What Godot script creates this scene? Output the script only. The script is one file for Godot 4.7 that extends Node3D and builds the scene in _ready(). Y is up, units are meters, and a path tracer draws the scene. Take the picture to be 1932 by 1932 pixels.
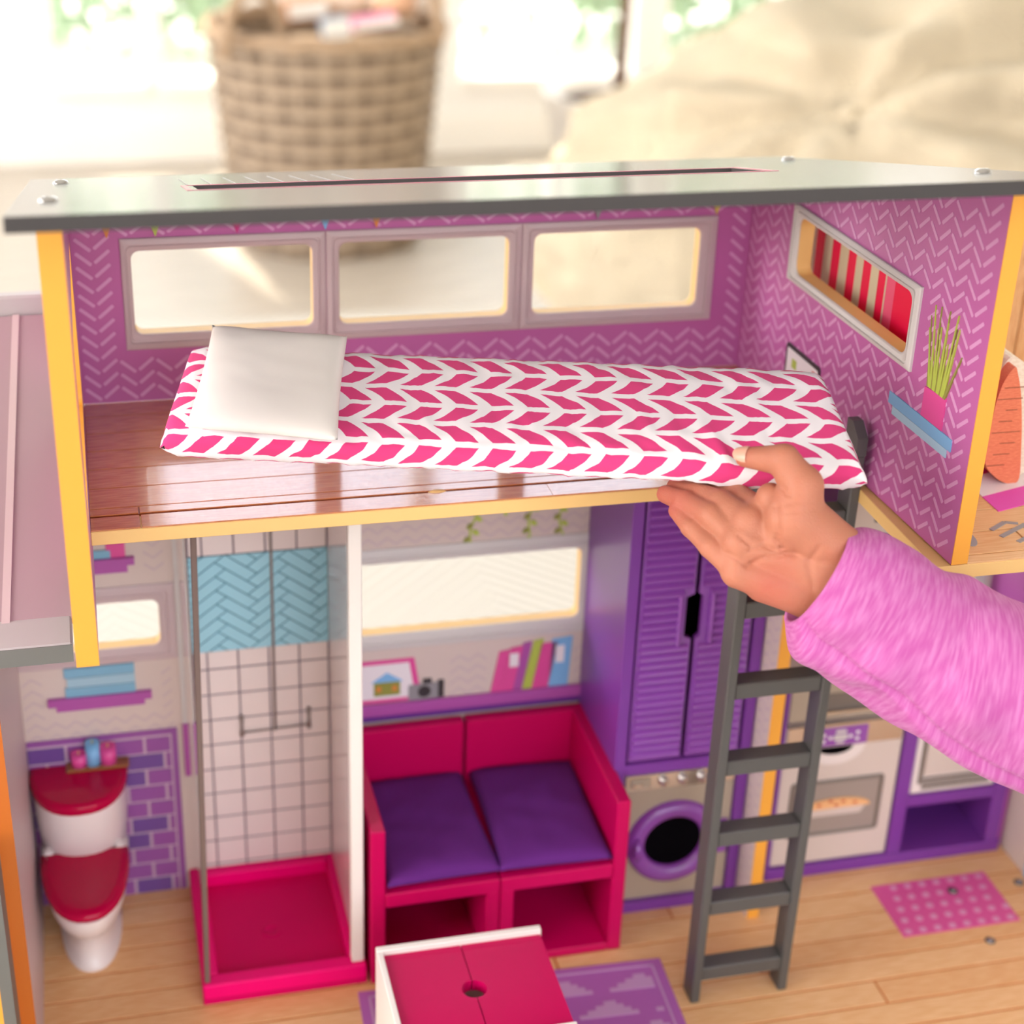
extends Node3D

# Units: metres. y = 0 is the top of the doll's house loft floor, z = 0 the inner face of its back wall.
const YF := -0.364      # lower floor of the doll's house
const YR := -0.74       # floor of the real room
const XR := 0.4095      # partition of the lower storey
var M := {}
var cache := {}
var rng := RandomNumberGenerator.new()

# ------------------------------------------------------------------ materials
func mat(n: String, c: Color, rough := 0.5, spec := 0.5) -> StandardMaterial3D:
	var m := StandardMaterial3D.new()
	m.resource_name = n
	m.albedo_color = c
	m.roughness = rough
	m.metallic_specular = spec
	M[n] = m
	return m

func c8(r: int, g: int, b: int) -> Color:
	return Color8(r, g, b)

func noise_tex(a: Color, b: Color, sd: int, freq := 0.02, oct := 4, size := 512, mid := 0.5, wid := 0.5) -> NoiseTexture2D:
	var t := NoiseTexture2D.new()
	t.width = size
	t.height = size
	t.seamless = true
	var n := FastNoiseLite.new()
	n.seed = sd
	n.frequency = freq
	n.fractal_octaves = oct
	t.noise = n
	var g := Gradient.new()
	g.set_color(0, a)
	g.set_color(1, b)
	g.set_offset(0, clampf(mid - wid, 0.0, 0.98))
	g.set_offset(1, clampf(mid + wid, 0.02, 1.0))
	t.color_ramp = g
	return t

func triplanar(m: StandardMaterial3D, sc: Vector3, world := true) -> void:
	m.uv1_triplanar = true
	m.uv1_world_triplanar = world
	m.uv1_scale = sc

func bump(m: StandardMaterial3D, sd: int, freq: float, scale: float, oct := 2) -> void:
	m.heightmap_enabled = true
	m.heightmap_scale = scale
	m.heightmap_texture = noise_tex(Color.BLACK, Color.WHITE, sd, freq, oct, 512)

func wood(n: String, a: Color, b: Color, sd: int, sc: Vector3, rough := 0.4) -> StandardMaterial3D:
	var m := mat(n, Color.WHITE, rough)
	m.albedo_texture = noise_tex(a, b, sd, 0.02, 4, 512, 0.5, 0.32)
	triplanar(m, sc)
	return m

# ------------------------------------------------------------------ mesh helpers
func new_st() -> SurfaceTool:
	var st := SurfaceTool.new()
	st.begin(Mesh.PRIMITIVE_TRIANGLES)
	st.set_smooth_group(-1)
	return st

func fin(st: SurfaceTool) -> ArrayMesh:
	st.generate_normals()
	return st.commit()

# polygon (convex) whose outside looks along `out`
func face(st: SurfaceTool, p: Array, out: Vector3) -> void:
	var n: Vector3 = (p[1] - p[0]).cross(p[2] - p[0])
	if n.dot(out) < 0.0:
		p = p.duplicate()
		p.reverse()
	for i in range(1, p.size() - 1):
		st.add_vertex(p[0])
		st.add_vertex(p[i + 1])
		st.add_vertex(p[i])

func numbered(parent: Node, n: String) -> String:
	var key := "n%d/%s" % [(parent if parent else self).get_instance_id(), n]
	var k: int = cache.get(key, 0)
	cache[key] = k + 1
	return n if k == 0 else "%s_%03d" % [n, k]

func part(parent: Node, n: String, mesh: Mesh, m: Material, at := Transform3D.IDENTITY) -> MeshInstance3D:
	var o := MeshInstance3D.new()
	o.name = numbered(parent, n)
	o.mesh = mesh
	o.material_override = m
	o.transform = at
	(parent if parent else self).add_child(o, true)
	return o

func thing(n: String, label: String, cat: String, group := "", at := Vector3.ZERO) -> Node3D:
	var o := Node3D.new()
	o.name = numbered(null, n)
	o.position = at
	add_child(o, true)
	tag(o, label, cat, group)
	return o

func tag(o: Node, label: String, cat: String, group := "", kind := "") -> void:
	if label: o.set_meta("label", label)
	if cat: o.set_meta("category", cat)
	if group: o.set_meta("group", group)
	if kind: o.set_meta("kind", kind)

func struct(o: Node) -> Node:
	o.set_meta("kind", "structure")
	return o

# box with chamfered edges, centred
func cbox(s: Vector3, b := 0.0) -> ArrayMesh:
	var key := "b%.5f,%.5f,%.5f,%.5f" % [s.x, s.y, s.z, b]
	if cache.has(key): return cache[key]
	var st := new_st()
	add_cbox(st, Vector3.ZERO, s, b)
	cache[key] = fin(st)
	return cache[key]

func add_cbox(st: SurfaceTool, c: Vector3, s: Vector3, b: float) -> void:
	var h := s / 2.0
	b = minf(b, minf(h.x, minf(h.y, h.z)) * 0.98)
	for a in 3:
		var u := (a + 1) % 3
		var w := (a + 2) % 3
		for sg in [-1.0, 1.0]:
			var p := []
			for q in [[-1, -1], [1, -1], [1, 1], [-1, 1]]:
				var x := Vector3.ZERO
				x[a] = sg * h[a]
				x[u] = q[0] * (h[u] - b)
				x[w] = q[1] * (h[w] - b)
				p.append(c + x)
			var o := Vector3.ZERO
			o[a] = sg
			face(st, p, o)
	if b <= 0.0: return
	for a in 3:
		var u := (a + 1) % 3
		var w := (a + 2) % 3
		for s1 in [-1.0, 1.0]:
			for s2 in [-1.0, 1.0]:
				var p := []
				for q in [[-1, 0], [1, 0], [1, 1], [-1, 1]]:
					var x := Vector3.ZERO
					x[a] = q[0] * (h[a] - b)
					x[u] = s1 * (h[u] - (b if q[1] == 1 else 0.0))
					x[w] = s2 * (h[w] - (b if q[1] == 0 else 0.0))
					p.append(c + x)
				var o := Vector3.ZERO
				o[u] = s1
				o[w] = s2
				face(st, p, o)
	for sx in [-1.0, 1.0]:
		for sy in [-1.0, 1.0]:
			for sz in [-1.0, 1.0]:
				var k := Vector3(sx, sy, sz)
				face(st, [c + k * Vector3(h.x, h.y - b, h.z - b), c + k * Vector3(h.x - b, h.y, h.z - b), c + k * Vector3(h.x - b, h.y - b, h.z)], k)

# box from corner to corner
func box(parent: Node, n: String, a: Vector3, b: Vector3, m: Material, bev := 0.0004) -> MeshInstance3D:
	var lo := Vector3(minf(a.x, b.x), minf(a.y, b.y), minf(a.z, b.z))
	var hi := Vector3(maxf(a.x, b.x), maxf(a.y, b.y), maxf(a.z, b.z))
	return part(parent, n, cbox(hi - lo, bev), m, Transform3D(Basis(), (lo + hi) / 2.0))

# extrude a simple polygon (x, y) from z = 0 to z = h, with the front edge bevelled inwards by bev
func add_ext(st: SurfaceTool, pts: PackedVector2Array, h: float, z0 := 0.0, xf := Transform3D.IDENTITY) -> void:
	if Geometry2D.is_polygon_clockwise(pts): pts.reverse()
	var id := Geometry2D.triangulate_polygon(pts)
	var nf := (xf.basis * Vector3(0, 0, 1)).normalized()
	for i in range(0, id.size(), 3):
		var f := []
		var g := []
		for k in 3:
			var p := pts[id[i + k]]
			f.append(xf * Vector3(p.x, p.y, z0 + h))
			g.append(xf * Vector3(p.x, p.y, z0))
		face(st, f, nf)
		face(st, g, -nf)
	for i in pts.size():
		var p := pts[i]
		var q := pts[(i + 1) % pts.size()]
		var o := xf.basis * Vector3(q.y - p.y, p.x - q.x, 0)
		face(st, [xf * Vector3(p.x, p.y, z0), xf * Vector3(q.x, q.y, z0), xf * Vector3(q.x, q.y, z0 + h), xf * Vector3(p.x, p.y, z0 + h)], o)

func ext(pts: PackedVector2Array, h: float) -> ArrayMesh:
	var st := new_st()
	add_ext(st, pts, h)
	return fin(st)

func rrect(x0: float, y0: float, x1: float, y1: float, r: float, n := 5) -> PackedVector2Array:
	var p := PackedVector2Array()
	for c in [[x1 - r, y1 - r, 0.0], [x0 + r, y1 - r, 90.0], [x0 + r, y0 + r, 180.0], [x1 - r, y0 + r, 270.0]]:
		for i in n + 1:
			var a := deg_to_rad(c[2] + 90.0 * i / n)
			p.append(Vector2(c[0] + r * cos(a), c[1] + r * sin(a)))
	return p

func ring_pts(cx: float, cy: float, rx: float, ry: float, n := 24) -> PackedVector2Array:
	var p := PackedVector2Array()
	for i in n: p.append(Vector2(cx + rx * cos(TAU * i / n), cy + ry * sin(TAU * i / n)))
	return p

# moulded frame between loops of equal length: loops[k] = [points, height]
func loft(loops: Array, closed_profile := false) -> ArrayMesh:
	var st := new_st()
	var n: int = loops[0][0].size()
	for k in range(loops.size() - 1):
		for i in n:
			var j := (i + 1) % n
			var a := Vector3(loops[k][0][i].x, loops[k][0][i].y, loops[k][1])
			var b := Vector3(loops[k][0][j].x, loops[k][0][j].y, loops[k][1])
			var c := Vector3(loops[k + 1][0][j].x, loops[k + 1][0][j].y, loops[k + 1][1])
			var d := Vector3(loops[k + 1][0][i].x, loops[k + 1][0][i].y, loops[k + 1][1])
			var dir := (c + d) / 2.0 - (a + b) / 2.0
			var al := b - a
			var o := al.cross(dir)
			if absf(o.z) > 1e-12 and o.z < 0.0: o = -o
			if o.length() < 1e-14: continue
			face(st, [a, b, c, d], o)
	return fin(st)

func lerp_loop(a: PackedVector2Array, b: PackedVector2Array, t: float) -> PackedVector2Array:
	var p := PackedVector2Array()
	for i in a.size(): p.append(a[i].lerp(b[i], t))
	return p

# picture-frame moulding of a window: outer rectangle to rounded inner opening
func window_frame(o: Array, i: Array, r: float, h: float) -> ArrayMesh:
	var A := rrect(o[0], o[1], o[2], o[3], 0.0002)
	var B := rrect(i[0], i[1], i[2], i[3], r)
	return loft([[A, 0.0], [A, h * 0.55], [lerp_loop(A, B, 0.10), h * 0.75], [lerp_loop(A, B, 0.42), h], [lerp_loop(A, B, 0.46), h * 0.55], [lerp_loop(A, B, 0.56), h * 0.5], [lerp_loop(A, B, 0.60), h * 0.85], [lerp_loop(A, B, 0.9), h * 0.6], [B, h * 0.3], [B, 0.0]])

func lathe(profile: Array, n := 32, sx := 1.0, sz := 1.0) -> ArrayMesh:
	var st := SurfaceTool.new()
	st.begin(Mesh.PRIMITIVE_TRIANGLES)
	add_lathe(st, profile, n, sx, sz)
	return fin(st)

func add_lathe(st: SurfaceTool, profile: Array, n: int, sx: float, sz: float) -> void:
	for k in range(profile.size() - 1):
		var p: Vector2 = profile[k]
		var q: Vector2 = profile[k + 1]
		for i in n:
			var a0 := TAU * i / n
			var a1 := TAU * (i + 1) / n
			var v := [Vector3(p.x * cos(a0) * sx, p.y, p.x * sin(a0) * sz), Vector3(p.x * cos(a1) * sx, p.y, p.x * sin(a1) * sz), Vector3(q.x * cos(a1) * sx, q.y, q.x * sin(a1) * sz), Vector3(q.x * cos(a0) * sx, q.y, q.x * sin(a0) * sz)]
			var am := (a0 + a1) / 2.0
			var o := Vector3(cos(am) * (q.y - p.y), p.x - q.x, sin(am) * (q.y - p.y))
			if p.x < 1e-7: face(st, [v[0], v[2], v[3]], o)
			elif q.x < 1e-7: face(st, [v[0], v[1], v[2]], o)
			else: face(st, v, o)

func tube(path: Array, rad: Array, n := 12, caps := true) -> ArrayMesh:
	var st := SurfaceTool.new()
	st.begin(Mesh.PRIMITIVE_TRIANGLES)
	add_tube(st, path, rad, n, caps)
	return fin(st)

func add_tube(st: SurfaceTool, path: Array, rad: Array, n: int, caps: bool) -> void:
	var rings := []
	var up := Vector3(0.13, 0.97, 0.21).normalized()
	for k in path.size():
		var t: Vector3 = (path[mini(k + 1, path.size() - 1)] - path[maxi(k - 1, 0)]).normalized()
		var x := up.cross(t)
		if x.length() < 0.05: x = Vector3(1, 0, 0.1).cross(t)
		x = x.normalized()
		var y := t.cross(x)
		up = y
		var r: float = rad[mini(k, rad.size() - 1)]
		var ring := []
		for i in n: ring.append(path[k] + (x * cos(TAU * i / n) + y * sin(TAU * i / n)) * r)
		rings.append(ring)
	for k in range(rings.size() - 1):
		for i in n:
			var j := (i + 1) % n
			var mid: Vector3 = (rings[k][i] + rings[k][j] + rings[k + 1][i] + rings[k + 1][j]) / 4.0
			face(st, [rings[k][i], rings[k][j], rings[k + 1][j], rings[k + 1][i]], mid - (path[k] + path[k + 1]) / 2.0)
	if caps:
		face(st, rings[0], path[0] - path[1])
		face(st, rings[-1], path[-1] - path[-2])

# a box wall with holes: CSG; the cut edges take the material of the hole
func wall_csg(parent: Node, n: String, pts: PackedVector2Array, th: float, holes: Array, m: Material, edge: Material, at := Transform3D.IDENTITY) -> CSGCombiner3D:
	var c := CSGCombiner3D.new()
	c.name = numbered(parent, n)
	c.transform = at
	(parent if parent else self).add_child(c, true)
	var a := CSGPolygon3D.new()
	a.name = "board"
	a.polygon = pts
	a.depth = th
	a.material = m
	c.add_child(a, true)
	for h in holes:
		var b := CSGPolygon3D.new()
		b.name = "opening"
		b.polygon = h
		b.depth = th + 0.01
		b.position.z = 0.005
		b.operation = CSGShape3D.OPERATION_SUBTRACTION
		b.material = edge
		c.add_child(b, true)
	return c

func P(a: Array) -> PackedVector2Array:
	var p := PackedVector2Array()
	for i in range(0, a.size(), 2): p.append(Vector2(a[i], a[i + 1]))
	return p

# flat print: a thin piece laid on a board, in the board's own x, y
func flat(parent: Node, n: String, a: Array, m: Material, h := 0.0005, z := 0.0) -> MeshInstance3D:
	return part(parent, n, ext(P(a), h), m, Transform3D(Basis(), Vector3(0, 0, z)))

func flatr(parent: Node, n: String, x0: float, y0: float, x1: float, y1: float, m: Material, h := 0.0005, z := 0.0) -> MeshInstance3D:
	return flat(parent, n, [x0, y0, x1, y0, x1, y1, x0, y1], m, h, z)

func ready_materials() -> void:
	mat("grape_paper", c8(194, 104, 168), 0.34)
	mat("grape_dash", c8(222, 160, 206), 0.4)
	mat("amber_edge", c8(244, 170, 62), 0.5)
	mat("amber_pale", c8(242, 200, 128), 0.45)
	mat("frame_mauve", c8(204, 182, 184), 0.45)
	mat("frame_grey", c8(214, 208, 205), 0.45)
	wood("plank_light", c8(236, 190, 138), c8(224, 166, 112), 3, Vector3(5, 60, 70), 0.35)
	wood("plank_warm", c8(240, 196, 146), c8(228, 176, 122), 5, Vector3(4, 60, 60), 0.35)
	mat("plank_seam", c8(200, 112, 40), 0.5)
	var lf := wood("loft_plank", c8(216, 142, 92), c8(190, 108, 64), 7, Vector3(4, 60, 70), 0.13)
	lf.metallic_specular = 0.7
	lf.clearcoat_enabled = true
	lf.clearcoat = 0.9
	lf.clearcoat_roughness = 0.06
	bump(lf, 41, 0.12, 0.006)
	mat("loft_seam", c8(150, 66, 26), 0.3)
	mat("core_brown", c8(74, 52, 38), 0.8)
	var rf := mat("roof_grey", c8(84, 82, 86), 0.22, 0.4)
	rf.clearcoat_enabled = true
	rf.clearcoat = 0.15
	rf.clearcoat_roughness = 0.07
	mat("roof_edge", c8(74, 71, 71), 0.7, 0.2)
	mat("roof_line", c8(150, 146, 150), 0.3)
	mat("roof_pink", c8(205, 110, 130), 0.3)
	mat("lean_mauve", c8(160, 132, 138), 0.45)
	mat("lean_seam", c8(192, 168, 168), 0.45)
	mat("lean_grey", c8(176, 170, 168), 0.4)
	mat("slab_dark", c8(110, 110, 106), 0.5)
	mat("paper_white", c8(216, 198, 190), 0.45)
	mat("paper_chevron", c8(206, 186, 188), 0.45)
	mat("tile_white", c8(232, 216, 212), 0.22)
	mat("tile_joint", c8(112, 96, 112), 0.4)
	mat("tile_blue", c8(158, 210, 226), 0.25)
	mat("tile_blue_joint", c8(66, 124, 146), 0.3)
	mat("steel_grey", c8(140, 124, 118), 0.35)
	mat("white_paint", c8(240, 232, 226), 0.35)
	mat("white_plastic", c8(236, 224, 222), 0.25)
	mat("hot_pink", c8(244, 0, 118), 0.35, 0.3)
	mat("tray_floor", c8(216, 0, 96), 0.5, 0.25)
	mat("crimson", c8(196, 0, 84), 0.4, 0.35)
	mat("crimson_dark", c8(150, 0, 52), 0.25)
	mat("lid_red", c8(182, 0, 60), 0.14, 0.32)
	var cu := mat("violet_cloth", c8(100, 40, 124), 0.9, 0.3)
	bump(cu, 17, 0.25, 0.01)
	triplanar(cu, Vector3(12, 12, 12))
	mat("violet", c8(124, 58, 156), 0.3)
	mat("violet_deep", c8(100, 44, 138), 0.35)
	mat("violet_door", c8(142, 70, 172), 0.24, 0.7)
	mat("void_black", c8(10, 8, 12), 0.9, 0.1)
	mat("appliance", c8(176, 160, 142), 0.35)
	mat("appliance_pale", c8(214, 198, 190), 0.35)
	var chm := mat("chrome", c8(210, 205, 202), 0.15)
	chm.metallic = 0.9
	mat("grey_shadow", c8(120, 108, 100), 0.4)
	mat("pie_crust", c8(240, 184, 130), 0.5)
	mat("pie_red", c8(196, 60, 40), 0.5)
	mat("graphite", c8(84, 82, 80), 0.42)
	mat("polka_pink", c8(222, 90, 158), 0.4)
	mat("polka_dot", c8(226, 156, 196), 0.4)
	mat("rug_violet", c8(182, 104, 186), 0.6)
	mat("rug_pale", c8(206, 160, 208), 0.6)
	mat("brick_violet", c8(150, 84, 160), 0.4)
	mat("brick_indigo", c8(112, 76, 150), 0.4)
	mat("brick_mortar", c8(206, 176, 196), 0.4)
	mat("shelf_violet", c8(176, 84, 166), 0.4)
	mat("towel_blue", c8(128, 180, 208), 0.4)
	mat("towel_pale", c8(164, 200, 218), 0.4)
	mat("print_pink", c8(226, 80, 156), 0.4)
	mat("print_pink_light", c8(238, 130, 184), 0.4)
	mat("print_magenta", c8(200, 40, 130), 0.4)
	mat("print_green", c8(184, 200, 84), 0.4)
	mat("print_olive", c8(150, 150, 70), 0.4)
	mat("print_blue", c8(130, 186, 232), 0.4)
	mat("print_blue_light", c8(176, 212, 236), 0.4)
	mat("print_white", c8(240, 232, 236), 0.4)
	mat("print_black", c8(60, 54, 56), 0.4)
	mat("print_orange", c8(224, 140, 66), 0.4)
	mat("print_yellow", c8(226, 206, 96), 0.4)
	mat("print_red", c8(214, 40, 50), 0.4)
	mat("print_grey", c8(150, 146, 150), 0.4)
	mat("print_brown", c8(150, 92, 50), 0.4)
	for q in [["stripe_hot", c8(250, 6, 84)], ["stripe_cream", c8(226, 216, 186)], ["stripe_pale", c8(250, 110, 150)]]:
		var sc := mat(q[0], q[1], 0.5)
		sc.backlight_enabled = true
		sc.backlight = (q[1] as Color) * 0.8
	mat("stripe_rug_pink", c8(232, 84, 190), 0.6)
	mat("stripe_rug_deep", c8(206, 40, 120), 0.6)
	wood("coral_wood", c8(232, 134, 96), c8(218, 112, 78), 11, Vector3(20, 120, 20), 0.6)
	mat("coral_grain", c8(150, 76, 48), 0.7)
	wood("cream_wood", c8(238, 226, 206), c8(222, 206, 182), 12, Vector3(20, 60, 20), 0.6)
	wood("stripe_wood", c8(230, 184, 130), c8(196, 138, 84), 13, Vector3(90, 5, 90), 0.5)
	var gl := mat("clear_acrylic", Color(1, 1, 1, 0.06), 0.03)
	gl.transparency = BaseMaterial3D.TRANSPARENCY_ALPHA
	mat("screw_steel", c8(176, 176, 178), 0.2).metallic = 0.9
	mat("screw_dark", c8(70, 60, 48), 0.4)
	# real room
	mat("room_wall", c8(246, 243, 237), 0.8)
	mat("room_trim", c8(250, 246, 238), 0.5)
	wood("room_floor", c8(202, 192, 180), c8(172, 163, 152), 21, Vector3(0.6, 6, 9), 0.4)
	mat("pot_white", c8(240, 236, 232), 0.3)
	mat("soil", c8(62, 44, 34), 0.9)
	mat("bark", c8(104, 68, 50), 0.8)

# =================================================================== scene
func _ready() -> void:
	rng.seed = 20240
	# ---- camera, sky, sun, unseen area lights, exposure
	var cam := Camera3D.new()
	cam.name = "camera"
	cam.position = Vector3(0.0088, 0.4, 0.956)
	cam.rotation_degrees = Vector3(-26.53, -14.79, 2.2)
	cam.near = 0.02
	cam.far = 60.0
	var ca := CameraAttributesPhysical.new()
	ca.frustum_focal_length = 39.9
	ca.frustum_focus_distance = 0.86
	ca.exposure_aperture = 3.7
	cam.attributes = ca
	add_child(cam)
	cam.fov = 33.487
	cam.current = true
	var we := WorldEnvironment.new()
	we.name = "world_environment"
	var e := Environment.new()
	e.background_mode = Environment.BG_SKY
	var sky := Sky.new()
	var sm := ProceduralSkyMaterial.new()
	sm.sky_top_color = Color(0.82, 0.86, 0.92)
	sm.sky_horizon_color = Color(1.0, 0.97, 0.93)
	sm.ground_bottom_color = Color(0.55, 0.55, 0.48)
	sm.ground_horizon_color = Color(0.9, 0.9, 0.86)
	sm.sky_energy_multiplier = 2.7
	sm.ground_energy_multiplier = 1.5
	sky.sky_material = sm
	e.sky = sky
	e.tonemap_mode = Environment.TONE_MAPPER_LINEAR
	e.tonemap_exposure = 0.68
	e.sdfgi_enabled = true
	e.ssao_enabled = true
	e.ssil_enabled = true
	we.environment = e
	add_child(we)
	var sun := DirectionalLight3D.new()
	sun.name = "sun"
	sun.light_color = Color(1.0, 0.95, 0.86)
	sun.light_energy = 4.0
	sun.light_angular_distance = 1.5
	sun.shadow_enabled = true
	add_child(sun)
	sun.look_at_from_position(Vector3(-1.6, 7.6, -4.6), Vector3(0, 0, 0), Vector3.UP)
	area_light("unseen_light_side", Vector3(-1.85, 0.75, 0.75), Vector3(0.3, -0.1, 0.05), Vector2(1.7, 1.5), 1.95, Color(1.0, 0.945, 0.885))  # unseen, placed out of view to light the house from the left
	area_light("unseen_light_front", Vector3(0.7, 1.0, 2.45), Vector3(0.3, -0.2, 0.0), Vector2(2.0, 1.3), 0.26, Color(1.0, 0.94, 0.88))  # unseen, behind the camera, softly lights the front of the house
	area_light("unseen_light_far_side", Vector3(-1.85, 0.5, -1.9), Vector3(0.8, -0.3, -2.2), Vector2(1.6, 1.7), 1.6, Color(1.0, 0.96, 0.91))  # unseen, placed out of view to brighten the back of the room
	ready_materials()
	room()
	dollhouse()
	shower()
	toilet()
	armchairs()
	wardrobe()
	kitchen()
	coffee_table()
	ladder()
	bedding()
	balcony_things()
	person()
	background()

func area_light(n: String, at: Vector3, to: Vector3, size: Vector2, energy: float, col: Color) -> void:
	var l := AreaLight3D.new()
	l.name = n
	l.area_size = size
	l.area_normalize_energy = false
	l.light_energy = energy
	l.light_color = col
	l.area_range = 12.0
	l.area_attenuation = 2.0
	l.shadow_enabled = true
	add_child(l)
	l.look_at_from_position(at, to, Vector3.UP)

# ------------------------------------------------------------------ the real room
func room() -> void:
	var W: StandardMaterial3D = M.room_wall
	struct(box(null, "floor", Vector3(-2.1, YR - 0.1, -3.45), Vector3(3.4, YR, 2.75), M.room_floor, 0.0))
	struct(box(null, "ceiling", Vector3(-2.1, 2.15, -3.45), Vector3(3.4, 2.25, 2.75), W, 0.0))
	struct(box(null, "wall_right", Vector3(3.3, YR, -3.45), Vector3(3.4, 2.15, 2.75), W, 0.0))
	# left wall with two unseen openings, front wall with one, cut for the lights
	var yz := Transform3D(Basis(Vector3(0, 0, 1), Vector3(0, 1, 0), Vector3(-1, 0, 0)), Vector3(-2.0, 0, 0))
	struct(wall_csg(null, "wall_left", P([-3.45, YR, 2.75, YR, 2.75, 2.15, -3.45, 2.15]), 0.1, [P([-0.15, 0.0, 1.65, 0.0, 1.65, 1.5, -0.15, 1.5]), P([-2.75, -0.35, -1.05, -0.35, -1.05, 1.4, -2.75, 1.4])], W, M.room_trim, yz.translated(Vector3(-0.1, 0, 0))))
	struct(wall_csg(null, "wall_front", P([-2.1, YR, 3.4, YR, 3.4, 2.15, -2.1, 2.15]), 0.1, [P([-0.35, 0.3, 1.75, 0.3, 1.75, 1.65, -0.35, 1.65])], W, M.room_trim, Transform3D(Basis(), Vector3(0, 0, 2.75))))
	# back wall: low panels, glazed openings, posts
	var X := [[-0.045, 0.165], [0.215, 0.40], [0.955, 1.185], [1.212, 1.41], [1.50, 2.35]]
	var holes := []
	for x in X: holes.append(P([x[0], -0.545, x[1], -0.545, x[1], 1.2, x[0], 1.2]))
	for i in 6: holes.append(P([-1.35 + i * 0.75, 1.30, -0.65 + i * 0.75, 1.30, -0.65 + i * 0.75, 2.05, -1.35 + i * 0.75, 2.05]))  # unseen upper openings, sky through them is mirrored in the loft floor
	struct(wall_csg(null, "wall_back", P([-2.1, YR, 3.4, YR, 3.4, 2.15, -2.1, 2.15]), 0.12, holes, W, M.room_trim, Transform3D(Basis(), Vector3(0, 0, -3.3))))
	struct(box(null, "trim_1", Vector3(-2.0, 1.20, -3.30), Vector3(3.3, 1.28, -3.27), M.room_trim, 0.004))
	var k := 1
	for x in X:
		var w := Node3D.new()
		w.name = "window_%d" % k
		w.position = Vector3(0, 0, -3.3)
		add_child(w, true)
		struct(w)
		k += 1
		box(w, "sill", Vector3(x[0] - 0.012, -0.572, -0.02), Vector3(x[1] + 0.012, -0.545, 0.02), M.room_trim, 0.003)
		box(w, "glazing_bar", Vector3(x[0], 0.28, -0.07), Vector3(x[1], 0.3, -0.05), M.room_trim, 0.003)
		box(w, "pane", Vector3(x[0], -0.545, -0.063), Vector3(x[1], 1.2, -0.058), M.clear_acrylic, 0.0)
	struct(box(null, "baseboard_back", Vector3(-2.0, YR, -3.3), Vector3(3.3, YR + 0.1, -3.285), M.room_trim, 0.003))
	# outside: paving, hedge
	var pav := mat("paving", c8(226, 222, 208), 0.8)
	struct(box(null, "terrace_ground", Vector3(-9, YR - 0.2, -11), Vector3(12, YR - 0.1, -3.46), pav, 0.0))
	var lf := mat("leaf_green", c8(112, 142, 106), 0.6)
	lf.backlight_enabled = true
	lf.backlight = Color(0.5, 0.56, 0.42)
	for hb in [[0.35, 1.0, 2200, "clipped leafy bush outside the paned doors beside the wall"], [2.1, 1.1, 2200, "leafy bush outside the windows behind the potted tree"]]:
		var st := new_st()
		for i in hb[2]:
			var a := rng.randf() * TAU
			var r := sqrt(rng.randf())
			var y := rng.randf()
			var c := Vector3(cos(a) * r * hb[1] * 0.75, YR - 0.1 + 0.05 + y * 1.25, sin(a) * r * 0.35)
			var u := Vector3(rng.randf() - 0.5, rng.randf() - 0.5, rng.randf() - 0.5).normalized() * 0.05
			var w := u.cross(Vector3(rng.randf() - 0.5, rng.randf() - 0.5, rng.randf() - 0.5)).normalized() * 0.03
			face(st, [c - u, c + w, c + u, c - w], u.cross(w))
		var b := part(null, "bush", fin(st), lf, Transform3D(Basis(), Vector3(hb[0], 0, -5.1)))
		tag(b, hb[3], "bush", "", "stuff")

# ------------------------------------------------------------------ the doll's house
func dashes(parent: Node, x0: float, y0: float, x1: float, y1: float, skip: Array, m: Material, ph := 0.0, px := 0.0104, py := 0.0083, top := 9.0, slope := 0.0) -> void:
	var st := new_st()
	var nx := int((x1 - x0) / px)
	for i in nx + 1:
		for j in range(-1, int((y1 - y0) / py) + 2):
			var cx := x0 + px * (i + 0.5)
			var cy := y0 + py * (j + 0.5) + ph + (0.0012 if i % 2 else 0.0)
			var s := -1.0 if i % 2 == 0 else 1.0
			var u := Vector2(0.0040, 0.0034 * s)
			if cx - 0.0046 < x0 or cx + 0.0046 > x1 or cy - 0.004 < y0 or cy + 0.004 > y1 or cy + 0.005 > top + slope * cx: continue
			var bad := false
			for k in skip:
				if cx + 0.004 > k[0] and cx - 0.004 < k[2] and cy + 0.004 > k[1] and cy - 0.004 < k[3]: bad = true
			if bad: continue
			var d := u.normalized()
			var q := Vector2(-d.y, d.x) * 0.00100
			var c := Vector2(cx, cy)
			var pts := PackedVector2Array([c - u - q * 0.5 - d * 0.0004, c - u - q, c + u - q, c + u - q * 0.5 + d * 0.0004, c + u + q * 0.5 + d * 0.0004, c + u + q, c - u + q, c - u + q * 0.5 - d * 0.0004])
			add_ext(st, pts, 0.00025)
	var o := part(parent, "wallpaper_dashes", fin(st), m)
	o.set_meta("kind", "stuff")

func chevrons(parent: Node, x0: float, y0: float, x1: float, y1: float, skip: Array, m: Material) -> void:
	var st := new_st()
	var a := 0.0062
	for i in int((x1 - x0) / a):
		for j in int((y1 - y0) / 0.0085):
			var x := x0 + a * i
			var y := y0 + 0.0085 * j
			var s := 0.0046 if i % 2 == 0 else -0.0046
			var b := y + (0.0 if i % 2 == 0 else 0.0046)
			var bad := false
			for k in skip:
				if x + a > k[0] and x < k[2] and b + maxf(s, 0.0) + 0.003 > k[1] and b + minf(s, 0.0) < k[3]: bad = true
			if bad or b + maxf(s, 0) + 0.0019 > y1: continue
			add_ext(st, PackedVector2Array([Vector2(x, b), Vector2(x + a, b + s), Vector2(x + a, b + s + 0.0019), Vector2(x, b + 0.0019)]), 0.0002)
	var o := part(parent, "wallpaper_chevrons", fin(st), m)
	o.set_meta("kind", "stuff")

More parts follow.
